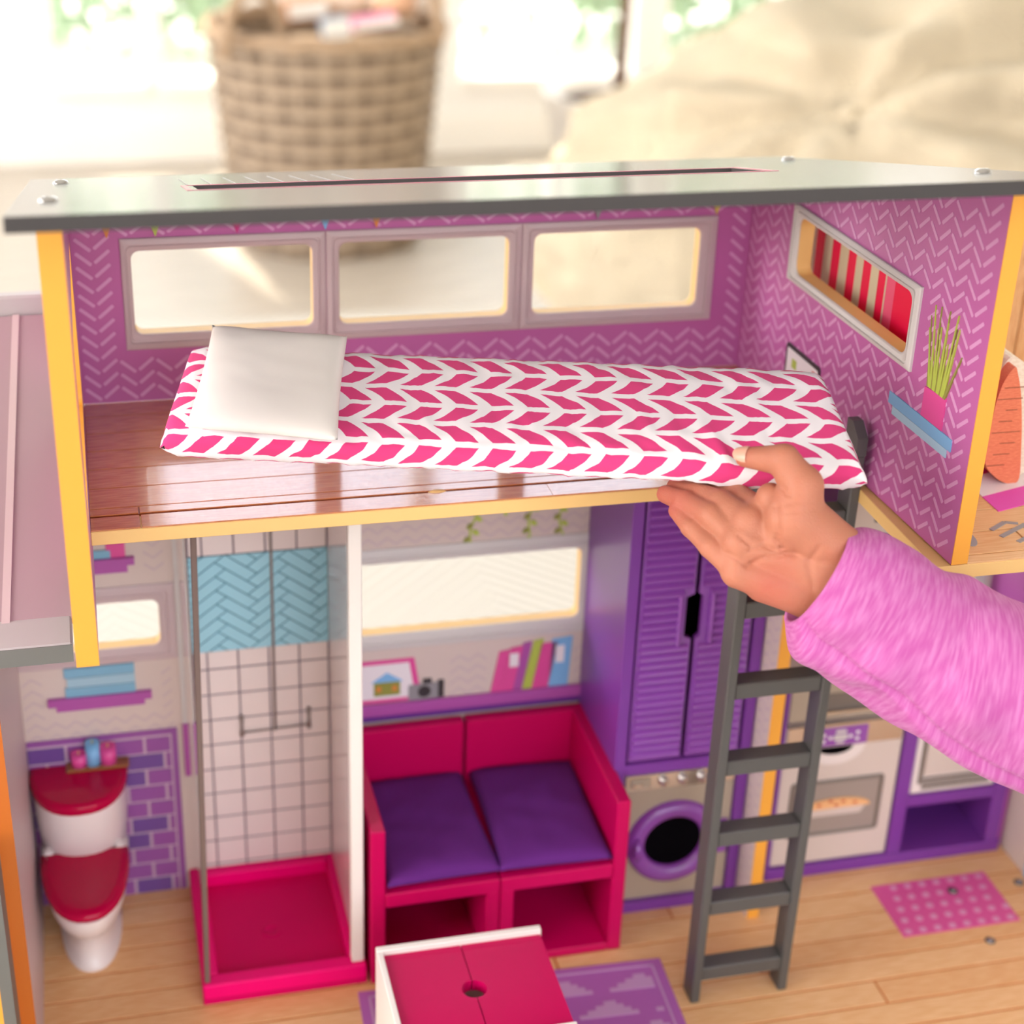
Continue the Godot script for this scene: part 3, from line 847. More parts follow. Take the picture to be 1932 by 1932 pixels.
# ------------------------------------------------------------------ furniture
func shower() -> void:
	var S := thing("shower_stall", "tall shower stall with white tiled wall, blue herringbone band and hot pink tray", "shower stall", "", Vector3.ZERO)
	var b := YF
	var h := -0.0150
	# tray
	box(S, "tray", Vector3(0.0415, b, 0.0), Vector3(0.1455, b + 0.006, 0.1195), M.tray_floor, 0.0006)
	box(S, "tray_rim", Vector3(0.0415, b + 0.004, 0.1085), Vector3(0.1455, b + 0.0155, 0.1195), M.hot_pink, 0.0012)
	box(S, "tray_rim", Vector3(0.0415, b + 0.004, 0.0), Vector3(0.0520, b + 0.0155, 0.1085), M.hot_pink, 0.0012)
	box(S, "tray_rim", Vector3(0.1350, b + 0.004, 0.0), Vector3(0.1455, b + 0.0155, 0.1085), M.hot_pink, 0.0012)
	box(S, "tray_rim", Vector3(0.0520, b + 0.004, 0.0), Vector3(0.1350, b + 0.0155, 0.0100), M.hot_pink, 0.0012)
	part(S, "drain_ring", lathe([Vector2(0.0062, 0), Vector2(0.0060, 0.0008), Vector2(0.0050, 0.0008), Vector2(0.0048, 0.0003), Vector2(0.002, 0.0003), Vector2(0.0, 0.0007)], 24), M.tray_floor, Transform3D(Basis(), Vector3(0.0905, b + 0.006, 0.0640)))
	# back panel
	var bp := box(S, "panel", Vector3(0.0520, b + 0.015, 0.0002), Vector3(0.1400, h, 0.0022), M.tile_joint, 0.0)
	var off := -bp.position
	var tn := Node3D.new()
	tn.name = "tiles"
	S.add_child(tn, true)
	var xs := [0.0525]
	for i in 5: xs.append(0.0613 + 0.0198 * i)
	xs[xs.size() - 1] = 0.1398
	var gp := 0.0005
	for rowset in [[-0.3452, -0.1755], [-0.1065, -0.0180]]:
		var y: float = rowset[0] - (0.0195 if rowset[0] < -0.2 else 0.0)
		while y < rowset[1] - 0.003:
			var y1: float = minf(y + 0.0195, rowset[1])
			var y0: float = maxf(y, b + 0.0155)
			if y1 - y0 > 0.002:
				for i in range(xs.size() - 1):
					if xs[i + 1] - xs[i] > 0.003: box(tn, "tile", Vector3(xs[i] + gp, y0 + gp, 0.0022), Vector3(xs[i + 1] - gp, y1 - gp, 0.0030), M.tile_white, 0.0003)
			y += 0.0195
	# blue herringbone band
	var bd := box(S, "herringbone_band", Vector3(0.0522, -0.1755, 0.0022), Vector3(0.1398, -0.1065, 0.0028), M.tile_blue_joint, 0.0)
	var hn := Node3D.new()
	hn.name = "herringbone_tiles"
	S.add_child(hn, true)
	var clip := PackedVector2Array([Vector2(0.0522, -0.1755), Vector2(0.1398, -0.1755), Vector2(0.1398, -0.1065), Vector2(0.0522, -0.1065)])
	var hw := 0.0132 / sqrt(2.0)
	var hx := func(u: float, v: float) -> Vector2: return Vector2(0.0953 + (u - v) / sqrt(2.0) * hw, -0.1410 + (u + v) / sqrt(2.0) * hw * 0.76)
	var jg := 0.055
	for m in range(-3, 4):
		for k in range(-9, 10):
			for q in [[k + 6 * m, k, 3, 1], [k + 3 + 6 * m, k - 2, 1, 3]]:
				var u0: float = q[0] + jg
				var v0: float = q[1] + jg
				var u1: float = q[0] + q[2] - jg
				var v1: float = q[1] + q[3] - jg
				var pl := PackedVector2Array([hx.call(u0, v0), hx.call(u1, v0), hx.call(u1, v1), hx.call(u0, v1)])
				for r in Geometry2D.intersect_polygons(pl, clip):
					if r.size() >= 3 and Geometry2D.triangulate_polygon(r).size() > 0:
						part(hn, "tile", ext(r, 0.0007), M.tile_blue, Transform3D(Basis(), Vector3(0, 0, 0.0028)))
	# shower pole and bar
	part(S, "shower_pole", tube([Vector3(0.1048, -0.02, 0.0042), Vector3(0.1034, -0.2400, 0.0042)], [0.0009], 8), M.steel_grey)
	part(S, "shower_bar", tube([Vector3(0.0800, -0.2395, 0.0042), Vector3(0.1270, -0.2380, 0.0042)], [0.0007], 8), M.steel_grey)
	for q in [[0.0815, -0.2392], [0.1258, -0.2380]]:
		part(S, "tap_handle", tube([Vector3(q[0], q[1] - 0.0025, 0.0045), Vector3(q[0], q[1] + 0.0055, 0.0045), Vector3(q[0], q[1] + 0.0130, 0.0045)], [0.0016, 0.0010, 0.0016], 8), M.steel_grey)
	# side panels
	var wp := mat("panel_gloss", c8(236, 222, 220), 0.06, 0.7)
	box(S, "panel", Vector3(0.1400, b + 0.0155, 0.0), Vector3(0.1425, h, 0.1120), wp, 0.0)
	box(S, "post", Vector3(0.1362, b + 0.0155, 0.1090), Vector3(0.1440, h - 0.006, 0.1160), M.white_paint, 0.0006)
	box(S, "post_cap", Vector3(0.1355, h - 0.006, 0.1080), Vector3(0.1450, h + 0.001, 0.1170), M.hot_pink, 0.0006)
	box(S, "clear_panel", Vector3(0.0450, b + 0.0155, 0.0), Vector3(0.0462, h - 0.003, 0.1130), M.clear_acrylic, 0.0)
	part(S, "clear_panel_edge", cbox(Vector3(0.0034, h - 0.003 - b - 0.010, 0.0034), 0.0005), mat("panel_edge", c8(118, 98, 92), 0.4), Transform3D(Basis(Vector3(1, 0, 0), Vector3(0.0205, 1, 0).normalized(), Vector3(0, 0, 1)), Vector3(0.0480, (h + b) / 2 + 0.004, 0.1145)))

func dshape(hw: float, l: float, n := 18, pw := 2.3) -> PackedVector2Array:
	# straight back edge at y = 0, rounded front reaching y = l
	var p := PackedVector2Array()
	for i in n + 1:
		var a := PI * i / n
		var c := cos(a)
		var s := sin(a)
		p.append(Vector2(hw * signf(c) * pow(absf(c), 2.0 / pw), l * pow(s, 2.0 / pw)))
	return p

func loft_solid(loops: Array, m: Material, parent: Node, n: String) -> MeshInstance3D:
	# loops: [points (x, z), y]; closed by caps
	var st := SurfaceTool.new()
	st.begin(Mesh.PRIMITIVE_TRIANGLES)
	var cn: int = loops[0][0].size()
	for k in range(loops.size() - 1):
		var ctr := Vector3.ZERO
		for i in cn: ctr += Vector3(loops[k][0][i].x, loops[k][1], loops[k][0][i].y) / cn
		for i in cn:
			var j := (i + 1) % cn
			var a := Vector3(loops[k][0][i].x, loops[k][1], loops[k][0][i].y)
			var b := Vector3(loops[k][0][j].x, loops[k][1], loops[k][0][j].y)
			var c := Vector3(loops[k + 1][0][j].x, loops[k + 1][1], loops[k + 1][0][j].y)
			var d := Vector3(loops[k + 1][0][i].x, loops[k + 1][1], loops[k + 1][0][i].y)
			var o := (a + b) / 2.0 - ctr
			o.y = 0.0
			if absf(c.y - a.y) < 1e-6: o = Vector3(0, -1 if k == 0 else 1, 0)
			face(st, [a, b, c, d], o)
	st.set_smooth_group(-1)
	for k in [0, loops.size() - 1]:
		var id := Geometry2D.triangulate_polygon(loops[k][0])
		for i in range(0, id.size(), 3):
			var f := []
			for q in 3: f.append(Vector3(loops[k][0][id[i + q]].x, loops[k][1], loops[k][0][id[i + q]].y))
			face(st, f, Vector3(0, -1 if k == 0 else 1, 0))
	return part(parent, n, fin(st), m)

func toilet() -> void:
	var T := thing("toilet", "white toy toilet with glossy crimson tank lid and seat lid against brick wall", "toilet", "", Vector3(-0.0250, YF, 0.0))
	var sc := func(p: PackedVector2Array, k: float, dz: float) -> PackedVector2Array:
		var q := PackedVector2Array()
		for v in p: q.append(Vector2(v.x * k, v.y * k + dz))
		return q
	var D := dshape(0.0268, 0.0700)
	loft_solid([[sc.call(dshape(0.0200, 0.0560), 1.0, 0.018), 0.0], [sc.call(dshape(0.0200, 0.0560), 1.0, 0.018), 0.004], [sc.call(dshape(0.0178, 0.0530), 1.0, 0.018), 0.006], [sc.call(dshape(0.0172, 0.0520), 1.0, 0.018), 0.022], [sc.call(dshape(0.0210, 0.0640), 1.0, 0.018), 0.034], [sc.call(dshape(0.0262, 0.0790), 1.0, 0.018), 0.048], [sc.call(dshape(0.0280, 0.0830), 1.0, 0.016), 0.056], [sc.call(dshape(0.0280, 0.0830), 1.0, 0.016), 0.0600]], M.white_plastic, T, "bowl")
	loft_solid([[sc.call(dshape(0.0272, 0.0640), 1.0, 0.0330), 0.0600], [sc.call(dshape(0.0280, 0.0660), 1.0, 0.0330), 0.0615], [sc.call(dshape(0.0280, 0.0660), 1.0, 0.0330), 0.0640], [sc.call(dshape(0.0266, 0.0632), 1.0, 0.0335), 0.0662], [sc.call(dshape(0.0227, 0.0565), 1.0, 0.0350), 0.0668]], M.lid_red, T, "seat_lid")
	for s in [-1, 1]:
		box(T, "hinge", Vector3(s * 0.0225 - 0.003, 0.0600, 0.0270), Vector3(s * 0.0225 + 0.003, 0.0680, 0.0345), M.white_plastic, 0.0012)
	loft_solid([[sc.call(dshape(0.0262, 0.0310), 1.0, 0.0020), 0.0540], [sc.call(dshape(0.0276, 0.0340), 1.0, 0.0020), 0.0570], [sc.call(dshape(0.0294, 0.0420), 1.0, 0.0020), 0.0800], [sc.call(dshape(0.0300, 0.0440), 1.0, 0.0020), 0.1000], [sc.call(dshape(0.0300, 0.0440), 1.0, 0.0020), 0.1046]], M.white_plastic, T, "tank")
	loft_solid([[sc.call(dshape(0.0304, 0.0460), 1.0, 0.0020), 0.1046], [sc.call(dshape(0.0314, 0.0480), 1.0, 0.0015), 0.1060], [sc.call(dshape(0.0314, 0.0480), 1.0, 0.0015), 0.1100], [sc.call(dshape(0.0304, 0.0465), 1.0, 0.0020), 0.1120], [sc.call(dshape(0.0284, 0.0430), 1.0, 0.0025), 0.1126]], M.lid_red, T, "tank_lid")
	# wooden tray and three candles printed on the wall behind; built as small solids standing on the tank lid
	var tr := thing("wooden_tray", "narrow brown wooden tray lying along the back of the toilet tank", "tray", "", Vector3(-0.0125, YF + 0.1126, 0.007))
	box(tr, "tray_board", Vector3(-0.0200, 0, -0.0045), Vector3(0.0200, 0.0022, 0.0055), M.print_brown, 0.0006)
	var cd := [[-0.0115, 0.0100, M.print_pink, "short pink candle standing leftmost on the toilet tank tray", 0.0050], [-0.0025, 0.0175, M.print_blue, "tall blue candle standing between two pink candles on the toilet tank", 0.0046], [0.0070, 0.0135, M.print_pink, "middle-height pink candle standing rightmost on the toilet tank tray", 0.0052]]
	for c in cd:
		var k := thing("candle", c[3], "candle", "candles on the toilet tank", Vector3(-0.0125 + c[0], YF + 0.1148, 0.0075))
		part(k, "wax", lathe([Vector2(0, 0), Vector2(c[4], 0), Vector2(c[4], c[1]), Vector2(c[4] * 0.8, c[1] - 0.0006), Vector2(0, c[1] - 0.0012)], 18, 1.0, 0.8), c[2])
		part(k, "wick", tube([Vector3(0, c[1] - 0.0015, 0), Vector3(0.0002, c[1] + 0.0012, 0)], [0.0004], 6), M.print_yellow)

func chair_at(lbl: String, at: Vector3, turn: float, mirror: bool) -> Node3D:
	var s := -1.0 if mirror else 1.0
	var C := thing("armchair", lbl, "armchair", "crimson corner armchairs", at)
	C.rotation_degrees.y = turn
	# local: x from inner side (0) to the arm side (0.083 * s), z from the back (0) to the front (0.117), y up
	var w := 0.0835
	var f := func(n: String, a: Vector3, b: Vector3, bev := 0.0008) -> void:
		box(C, n, Vector3(a.x * s, a.y, a.z), Vector3(b.x * s, b.y, b.z), M.crimson, bev)
	f.call("panel", Vector3(0, 0, 0), Vector3(w, 0.1200, 0.0085))
	f.call("arm_panel", Vector3(w - 0.0092, 0, 0.0085), Vector3(w, 0.1200, 0.1168))
	f.call("seat_board", Vector3(0, 0.0620, 0.0085), Vector3(w - 0.0092, 0.0705, 0.1168))
	f.call("rail", Vector3(0.0, 0.0605, 0.1085), Vector3(w - 0.0092, 0.0712, 0.1172))
	f.call("leg", Vector3(0.0, 0, 0.0085), Vector3(0.0088, 0.0620, 0.1168))
	f.call("base_board", Vector3(0.0088, 0, 0.0085), Vector3(w - 0.0092, 0.0062, 0.1168))
	return C

func cushion_mesh(sx: float, sz: float, t: float, sd: int) -> ArrayMesh:
	var st := SurfaceTool.new()
	st.begin(Mesh.PRIMITIVE_TRIANGLES)
	var n := 26
	var fn := FastNoiseLite.new()
	fn.seed = sd
	fn.frequency = 0.9
	fn.fractal_octaves = 2
	var pt := func(u: float, v: float, top: float) -> Vector3:
		var a := 2.0 * u - 1.0
		var b := 2.0 * v - 1.0
		var k := pow(maxf((1.0 - pow(absf(a), 4.0)) * (1.0 - pow(absf(b), 4.0)), 0.0), 0.42)
		var pinch := 1.0 - 0.035 * (1.0 - pow(absf(a), 2.0)) * pow(absf(b), 6.0) - 0.0
		var pinch2 := 1.0 - 0.035 * (1.0 - pow(absf(b), 2.0)) * pow(absf(a), 6.0)
		var wr := fn.get_noise_2d(u * 4.0, v * 4.0) * 0.0012 * k
		return Vector3(a * sx / 2.0 * pinch2, t / 2.0 + top * k * t / 2.0 + wr * maxf(top, 0.0), b * sz / 2.0 * pinch)
	for top in [1.0, -1.0]:
		for i in n:
			for j in n:
				var u0 := float(i) / n
				var u1 := float(i + 1) / n
				var v0 := float(j) / n
				var v1 := float(j + 1) / n
				face(st, [pt.call(u0, v0, top), pt.call(u1, v0, top), pt.call(u1, v1, top), pt.call(u0, v1, top)], Vector3(0, top, 0))
	return fin(st)

func armchairs() -> void:
	var R := chair_at("crimson corner armchair beside the tall purple wardrobe, arm on its wardrobe side", Vector3(0.2318, YF, 0.0038), 0.0, false)
	var L := chair_at("crimson corner armchair beside the white shower post, arm on its shower side", Vector3(0.2300, YF, 0.0038), 0.6, true)
	var bn := thing("pink_bench", "hot pink little bench mostly hidden behind the amber-edged wall at the far left", "bench", "", Vector3(-0.1250, YF, 0.0))
	box(bn, "seat", Vector3(-0.046, 0.0220, 0.002), Vector3(0.0500, 0.0290, 0.033), M.hot_pink, 0.001)
	box(bn, "backrest", Vector3(-0.046, 0.0290, 0.002), Vector3(0.0500, 0.0620, 0.008), M.hot_pink, 0.001)
	for sx in [-0.046, 0.0400]: box(bn, "leg", Vector3(sx, 0, 0.003), Vector3(sx + 0.010, 0.0220, 0.032), M.hot_pink, 0.001)
	var cm := cushion_mesh(0.0745, 0.1120, 0.0145, 4)
	for q in [[0.2695, "purple seat cushion on the armchair beside the wardrobe", -1.5], [0.1935, "purple seat cushion on the armchair beside the shower", 2.0]]:
		var o := part(null, "seat_cushion", cm, M.violet_cloth, Transform3D(Basis(Vector3.UP, deg_to_rad(q[2])), Vector3(q[0], YF + 0.0702, 0.0655)))
		tag(o, q[1], "cushion", "purple seat cushions")

func wardrobe() -> void:
	var Wd := thing("wardrobe", "tall purple wardrobe with louvred double doors above a round-door washing machine", "wardrobe")
	var x0 := 0.3140
	var x1 := 0.4085
	var z := 0.0866
	var top := -0.0092
	box(Wd, "panel", Vector3(x0, YF, 0.0005), Vector3(x0 + 0.0075, top, z), M.violet, 0.0004)
	box(Wd, "panel", Vector3(x1 - 0.0075, YF, 0.0005), Vector3(x1, top, z), M.violet, 0.0004)
	box(Wd, "panel", Vector3(x0 + 0.0075, YF, 0.0005), Vector3(x1 - 0.0075, top, 0.004), M.violet_deep, 0.0)
	box(Wd, "board", Vector3(x0 + 0.0075, top - 0.012, 0.004), Vector3(x1 - 0.0075, top, z), M.violet, 0.0004)
	box(Wd, "board", Vector3(x0 + 0.0075, -0.2500, 0.004), Vector3(x1 - 0.0075, -0.2415, z), M.violet, 0.0004)
	box(Wd, "board", Vector3(x0 + 0.0075, YF, 0.004), Vector3(x1 - 0.0075, YF + 0.0085, z + 0.001), M.violet, 0.0004)
	box(Wd, "interior_shade_sheet", Vector3(x0 + 0.0085, -0.2400, 0.060), Vector3(x1 - 0.0085, top - 0.0125, 0.062), M.void_black, 0.0)  # black sheet, stands in for the shade behind the doors
	# two louvred doors
	for s in [0, 1]:
		var a := x0 + 0.0092 if s == 0 else 0.3620
		var b := 0.3590 if s == 0 else x1 - 0.0092
		var y0 := -0.2395
		var y1 := top - 0.0135
		var cx := b if s == 0 else a
		var d := 0.0055 if s == 0 else -0.0055
		var pts := PackedVector2Array()
		var ya := -0.1500
		var yb := -0.1170
		if s == 0:
			pts = P([a, y0, b, y0, b, ya, b - 0.0050, ya + 0.0022, b - 0.0050, yb - 0.0022, b, yb, b, y1, a, y1])
		else:
			pts = P([a, y0, b, y0, b, y1, a, y1, a, yb, a + 0.0030, yb - 0.0022, a + 0.0030, ya + 0.0022, a, ya])
		var dr := part(Wd, "door", ext(pts, 0.004), M.violet_door, Transform3D(Basis(), Vector3(0, 0, z - 0.0055)))
		dr.set_meta("label", "purple louvred door")
		var ls := new_st()
		var y := y0 + 0.0030
		var lm := cbox(Vector3(1, 0.0043, 0.0026), 0.0)
		while y < y1 - 0.0060:
			var xa := a + 0.0018
			var xb := b - 0.0018
			if y > ya - 0.004 and y < yb + 0.002:
				if s == 0: xb = b - 0.0072
				else: xa = a + 0.0072
			# one slat: slanted wedge
			var pz := z - 0.0015
			var pf := PackedVector2Array([Vector2(0, 0), Vector2(0.0022, 0.0002), Vector2(0.0030, 0.0012), Vector2(0.0026, 0.0024), Vector2(0.0004, 0.0044), Vector2(0, 0.0044)])
			var key := "slat%.4f" % (xb - xa)
			if not cache.has(key): cache[key] = ext(pf, xb - xa)
			part(dr, "slat", cache[key], M.violet_door, Transform3D(Basis(Vector3(0, 0, 1), Vector3(0, 1, 0), Vector3(-1, 0, 0)), Vector3(xb, y, 0.0040)))
			y += 0.00565
		var hx := b - 0.0095 if s == 0 else a + 0.0090
		box(dr, "door_grip", Vector3(hx - 0.0012, ya - 0.0030, 0.004), Vector3(hx + 0.0012, yb + 0.0010, 0.0078), M.violet_door, 0.0008)
	# washing machine front
	box(Wd, "washer_front", Vector3(x0 + 0.0080, YF + 0.0085, 0.074), Vector3(x1 - 0.0080, -0.2500, z - 0.003), M.appliance, 0.0006)
	box(Wd, "washer_panel", Vector3(x0 + 0.0088, -0.2640, z - 0.003), Vector3(x1 - 0.0085, -0.2512, z - 0.0012), M.chrome, 0.0006)
	box(Wd, "detergent_drawer", Vector3(0.3262, -0.2610, z - 0.0012), Vector3(0.3400, -0.2540, z), M.appliance, 0.0006)
	box(Wd, "drawer_grip", Vector3(0.3278, -0.2600, z), Vector3(0.3340, -0.2565, z + 0.0008), M.chrome, 0.0003)
	for kx in [0.3490, 0.3625, 0.3757, 0.3885]:
		var kn := part(Wd, "washer_knob", lathe([Vector2(0.0036, 0), Vector2(0.0034, 0.0018), Vector2(0.0018, 0.0030), Vector2(0, 0.0030)], 16), M.chrome, Transform3D(Basis(Vector3(1, 0, 0), Vector3(0, 0, 1), Vector3(0, -1, 0)), Vector3(kx, -0.2572, z - 0.0012)))
		box(kn, "knob_grip", Vector3(-0.0006, 0.0028, -0.0032), Vector3(0.0006, 0.0046, 0.0032), M.chrome, 0.0003)
	var dc := Vector3(0.3597, -0.3085, z - 0.003)
	var rb := Basis(Vector3(1, 0, 0), Vector3(0, 0, 1), Vector3(0, -1, 0))
	part(Wd, "washer_hole", ext(ring_pts(0, 0, 0.0208, 0.0208, 32), 0.0006), M.void_black, Transform3D(Basis(), dc))
	var rg := part(Wd, "washer_door_ring", lathe([Vector2(0.0200, 0.0), Vector2(0.0206, 0.0030), Vector2(0.0228, 0.0052), Vector2(0.0285, 0.0058), Vector2(0.0318, 0.0042), Vector2(0.0326, 0.0)], 40), M.violet_door, Transform3D(rb, dc))
	part(rg, "washer_door_grip", tube([Vector3(-0.0262, 0.0045, -0.0075), Vector3(-0.0272, 0.0085, -0.0020), Vector3(-0.0272, 0.0085, 0.0030), Vector3(-0.0255, 0.0045, 0.0095)], [0.0020, 0.0030, 0.0030, 0.0020], 10), M.violet_door)
	box(rg, "washer_hinge", Vector3(0.0300, 0.0, -0.0130), Vector3(0.0385, 0.0040, -0.0080), M.violet_door, 0.0006)
	box(rg, "washer_hinge", Vector3(0.0300, 0.0, 0.0080), Vector3(0.0385, 0.0040, 0.0130), M.violet_door, 0.0006)

func kitchen() -> void:
	var K := thing("kitchen_unit", "purple kitchen unit with oven, drawer, dishwasher door and open cubby", "kitchen unit")
	var z := 0.0734
	var x0 := 0.4360
	var x1 := 0.6170
	# carcass boards
	box(K, "plinth", Vector3(x0, YF, 0.001), Vector3(x1 + 0.001, YF + 0.0095, z + 0.0010), M.violet, 0.0006)
	for xx in [x0, 0.5285, 0.6060]:
		box(K, "upright", Vector3(xx, YF + 0.0095, 0.001), Vector3(xx + 0.0105 if xx > x0 else xx + 0.0030, -0.1985, z), M.violet, 0.0005)
	box(K, "board", Vector3(x0, YF + 0.0095, 0.001), Vector3(x1 - 0.0005, -0.1985, 0.0035), M.violet_deep, 0.0)
	box(K, "board", Vector3(0.5390, -0.3150, 0.0035), Vector3(0.6060, -0.3060, z), M.violet, 0.0004)
	box(K, "worktop", Vector3(x0 - 0.002, -0.1985, 0.001), Vector3(x1 + 0.002, -0.1915, z + 0.003), M.appliance_pale, 0.0008)
	# oven front
	var ov := box(K, "oven_front", Vector3(x0 + 0.0030, YF + 0.0105, 0.05), Vector3(0.5275, -0.2370, z - 0.0010), M.appliance_pale, 0.0010)
	var O := Node3D.new()
	O.name = "oven_details"
	O.position = Vector3(0, 0, z - 0.0010)
	K.add_child(O, true)
	flatr(O, "control_strip", 0.4405, -0.2545, 0.5255, -0.2365, M.chrome, 0.0012)
	flatr(O, "control_panel", 0.4535, -0.2538, 0.4990, -0.2392, M.violet_door, 0.0018)
	# button glyphs
	for q in [[0.4665, -0.2445], [0.4665, -0.2495], [0.4715, -0.2470], [0.4865, -0.2470], [0.4915, -0.2445], [0.4915, -0.2495]]:
		part(O, "button", ext(ring_pts(q[0], q[1], 0.0015, 0.0013, 12), 0.0004), M.print_white, Transform3D(Basis(), Vector3(0, 0, 0.0018)))
	for q in [[0.4752, -0.2440, 0.4830, -0.2412], [0.4740, -0.2492, 0.4842, -0.2452], [0.4760, -0.2520, 0.4822, -0.2502]]:
		part(O, "display", ext(rrect(q[0], q[1], q[2], q[3], 0.0006, 2), 0.0003), M.frame_grey, Transform3D(Basis(), Vector3(0, 0, 0.0018)))
	# finger hole with pale rim
	var hp := PackedVector2Array()
	var hq := PackedVector2Array()
	for i in 17:
		var a := PI + PI * i / 16.0
		hp.append(Vector2(0.4775 + 0.0215 * cos(a), -0.2548 + 0.0150 * sin(a)))
		hq.append(Vector2(0.4765 + 0.0130 * cos(a), -0.2550 + 0.0062 * sin(a)))
	part(O, "grip_rim", ext(hp, 0.0012), M.white_plastic)
	part(O, "grip_hole", ext(hq, 0.0004), M.void_black, Transform3D(Basis(), Vector3(0, 0, 0.0012)))
	part(O, "oven_window", window_frame2([0.4480, -0.3300, 0.5175, -0.2830], 0.003), M.grey_shadow)
	flatr(O, "oven_cavity", 0.4505, -0.3275, 0.5150, -0.2855, mat("cavity", c8(160, 146, 138), 0.4), 0.0004)
	flat(O, "pie_dish", [0.4630, -0.3130, 0.5020, -0.3130, 0.5060, -0.3065, 0.4590, -0.3065], M.appliance_pale, 0.0016)
	var pc := PackedVector2Array()
	for i in 15:
		var a := PI * i / 14.0
		pc.append(Vector2(0.4828 + 0.0262 * cos(a), -0.3068 + 0.0078 * sin(a)))
	part(O, "pie_crust", ext(pc, 0.0020), M.pie_crust)
	for q in [[0.470, -0.3030], [0.4785, -0.3005], [0.488, -0.3015], [0.497, -0.3035], [0.483, -0.3040]]:
		part(O, "pie_filling", ext(ring_pts(q[0], q[1], 0.0016, 0.0010, 10), 0.0024), M.pie_red)
	# drawer above the oven
	box(K, "drawer", Vector3(x0 + 0.0035, -0.2330, 0.05), Vector3(0.5270, -0.1995, z - 0.0008), M.appliance, 0.0010)
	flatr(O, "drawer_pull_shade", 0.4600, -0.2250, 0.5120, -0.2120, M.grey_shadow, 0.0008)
	box(O, "drawer_pull", Vector3(0.4600, -0.2262, 0.0008), Vector3(0.5120, -0.2238, 0.0050), M.chrome, 0.0006)
	# dishwasher door
	box(K, "dishwasher_door", Vector3(0.5395, -0.3050, 0.05), Vector3(0.6055, -0.1995, z - 0.0008), M.white_plastic, 0.0012)
	flatr(O, "slot", 0.5440, -0.2960, 0.5468, -0.2010, M.grey_shadow, 0.0010)
	for i in 3: flatr(O, "slot", 0.5475, -0.3010 + i * 0.0038, 0.6000, -0.2986 + i * 0.0038, M.grey_shadow, 0.0010)
	flatr(O, "door_panel", 0.5475, -0.2890, 0.6010, -0.2010, M.appliance_pale, 0.0016)
	# wall cabinet with microwave
	var C2 := thing("wall_cabinet", "purple wall cabinet holding a white microwave under the balcony floor", "cabinet")
	box(C2, "cabinet_body", Vector3(0.4600, -0.1000, 0.001), Vector3(0.6170, -0.0092, 0.068), M.violet, 0.0006)
	box(C2, "microwave_front", Vector3(0.4650, -0.0935, 0.05), Vector3(0.5900, -0.0150, z), M.appliance_pale, 0.0012)
	box(C2, "microwave_window", Vector3(0.4815, -0.0835, z - 0.001), Vector3(0.5500, -0.0300, z + 0.0006), M.void_black, 0.0003)

func window_frame2(o: Array, w: float) -> ArrayMesh:
	var A := rrect(o[0], o[1], o[2], o[3], w)
	var B := rrect(o[0] + w, o[1] + w, o[2] - w, o[3] - w, w * 0.5)
	return loft([[A, 0.0], [A, 0.0008], [lerp_loop(A, B, 0.5), 0.0016], [B, 0.0008], [B, 0.0]])

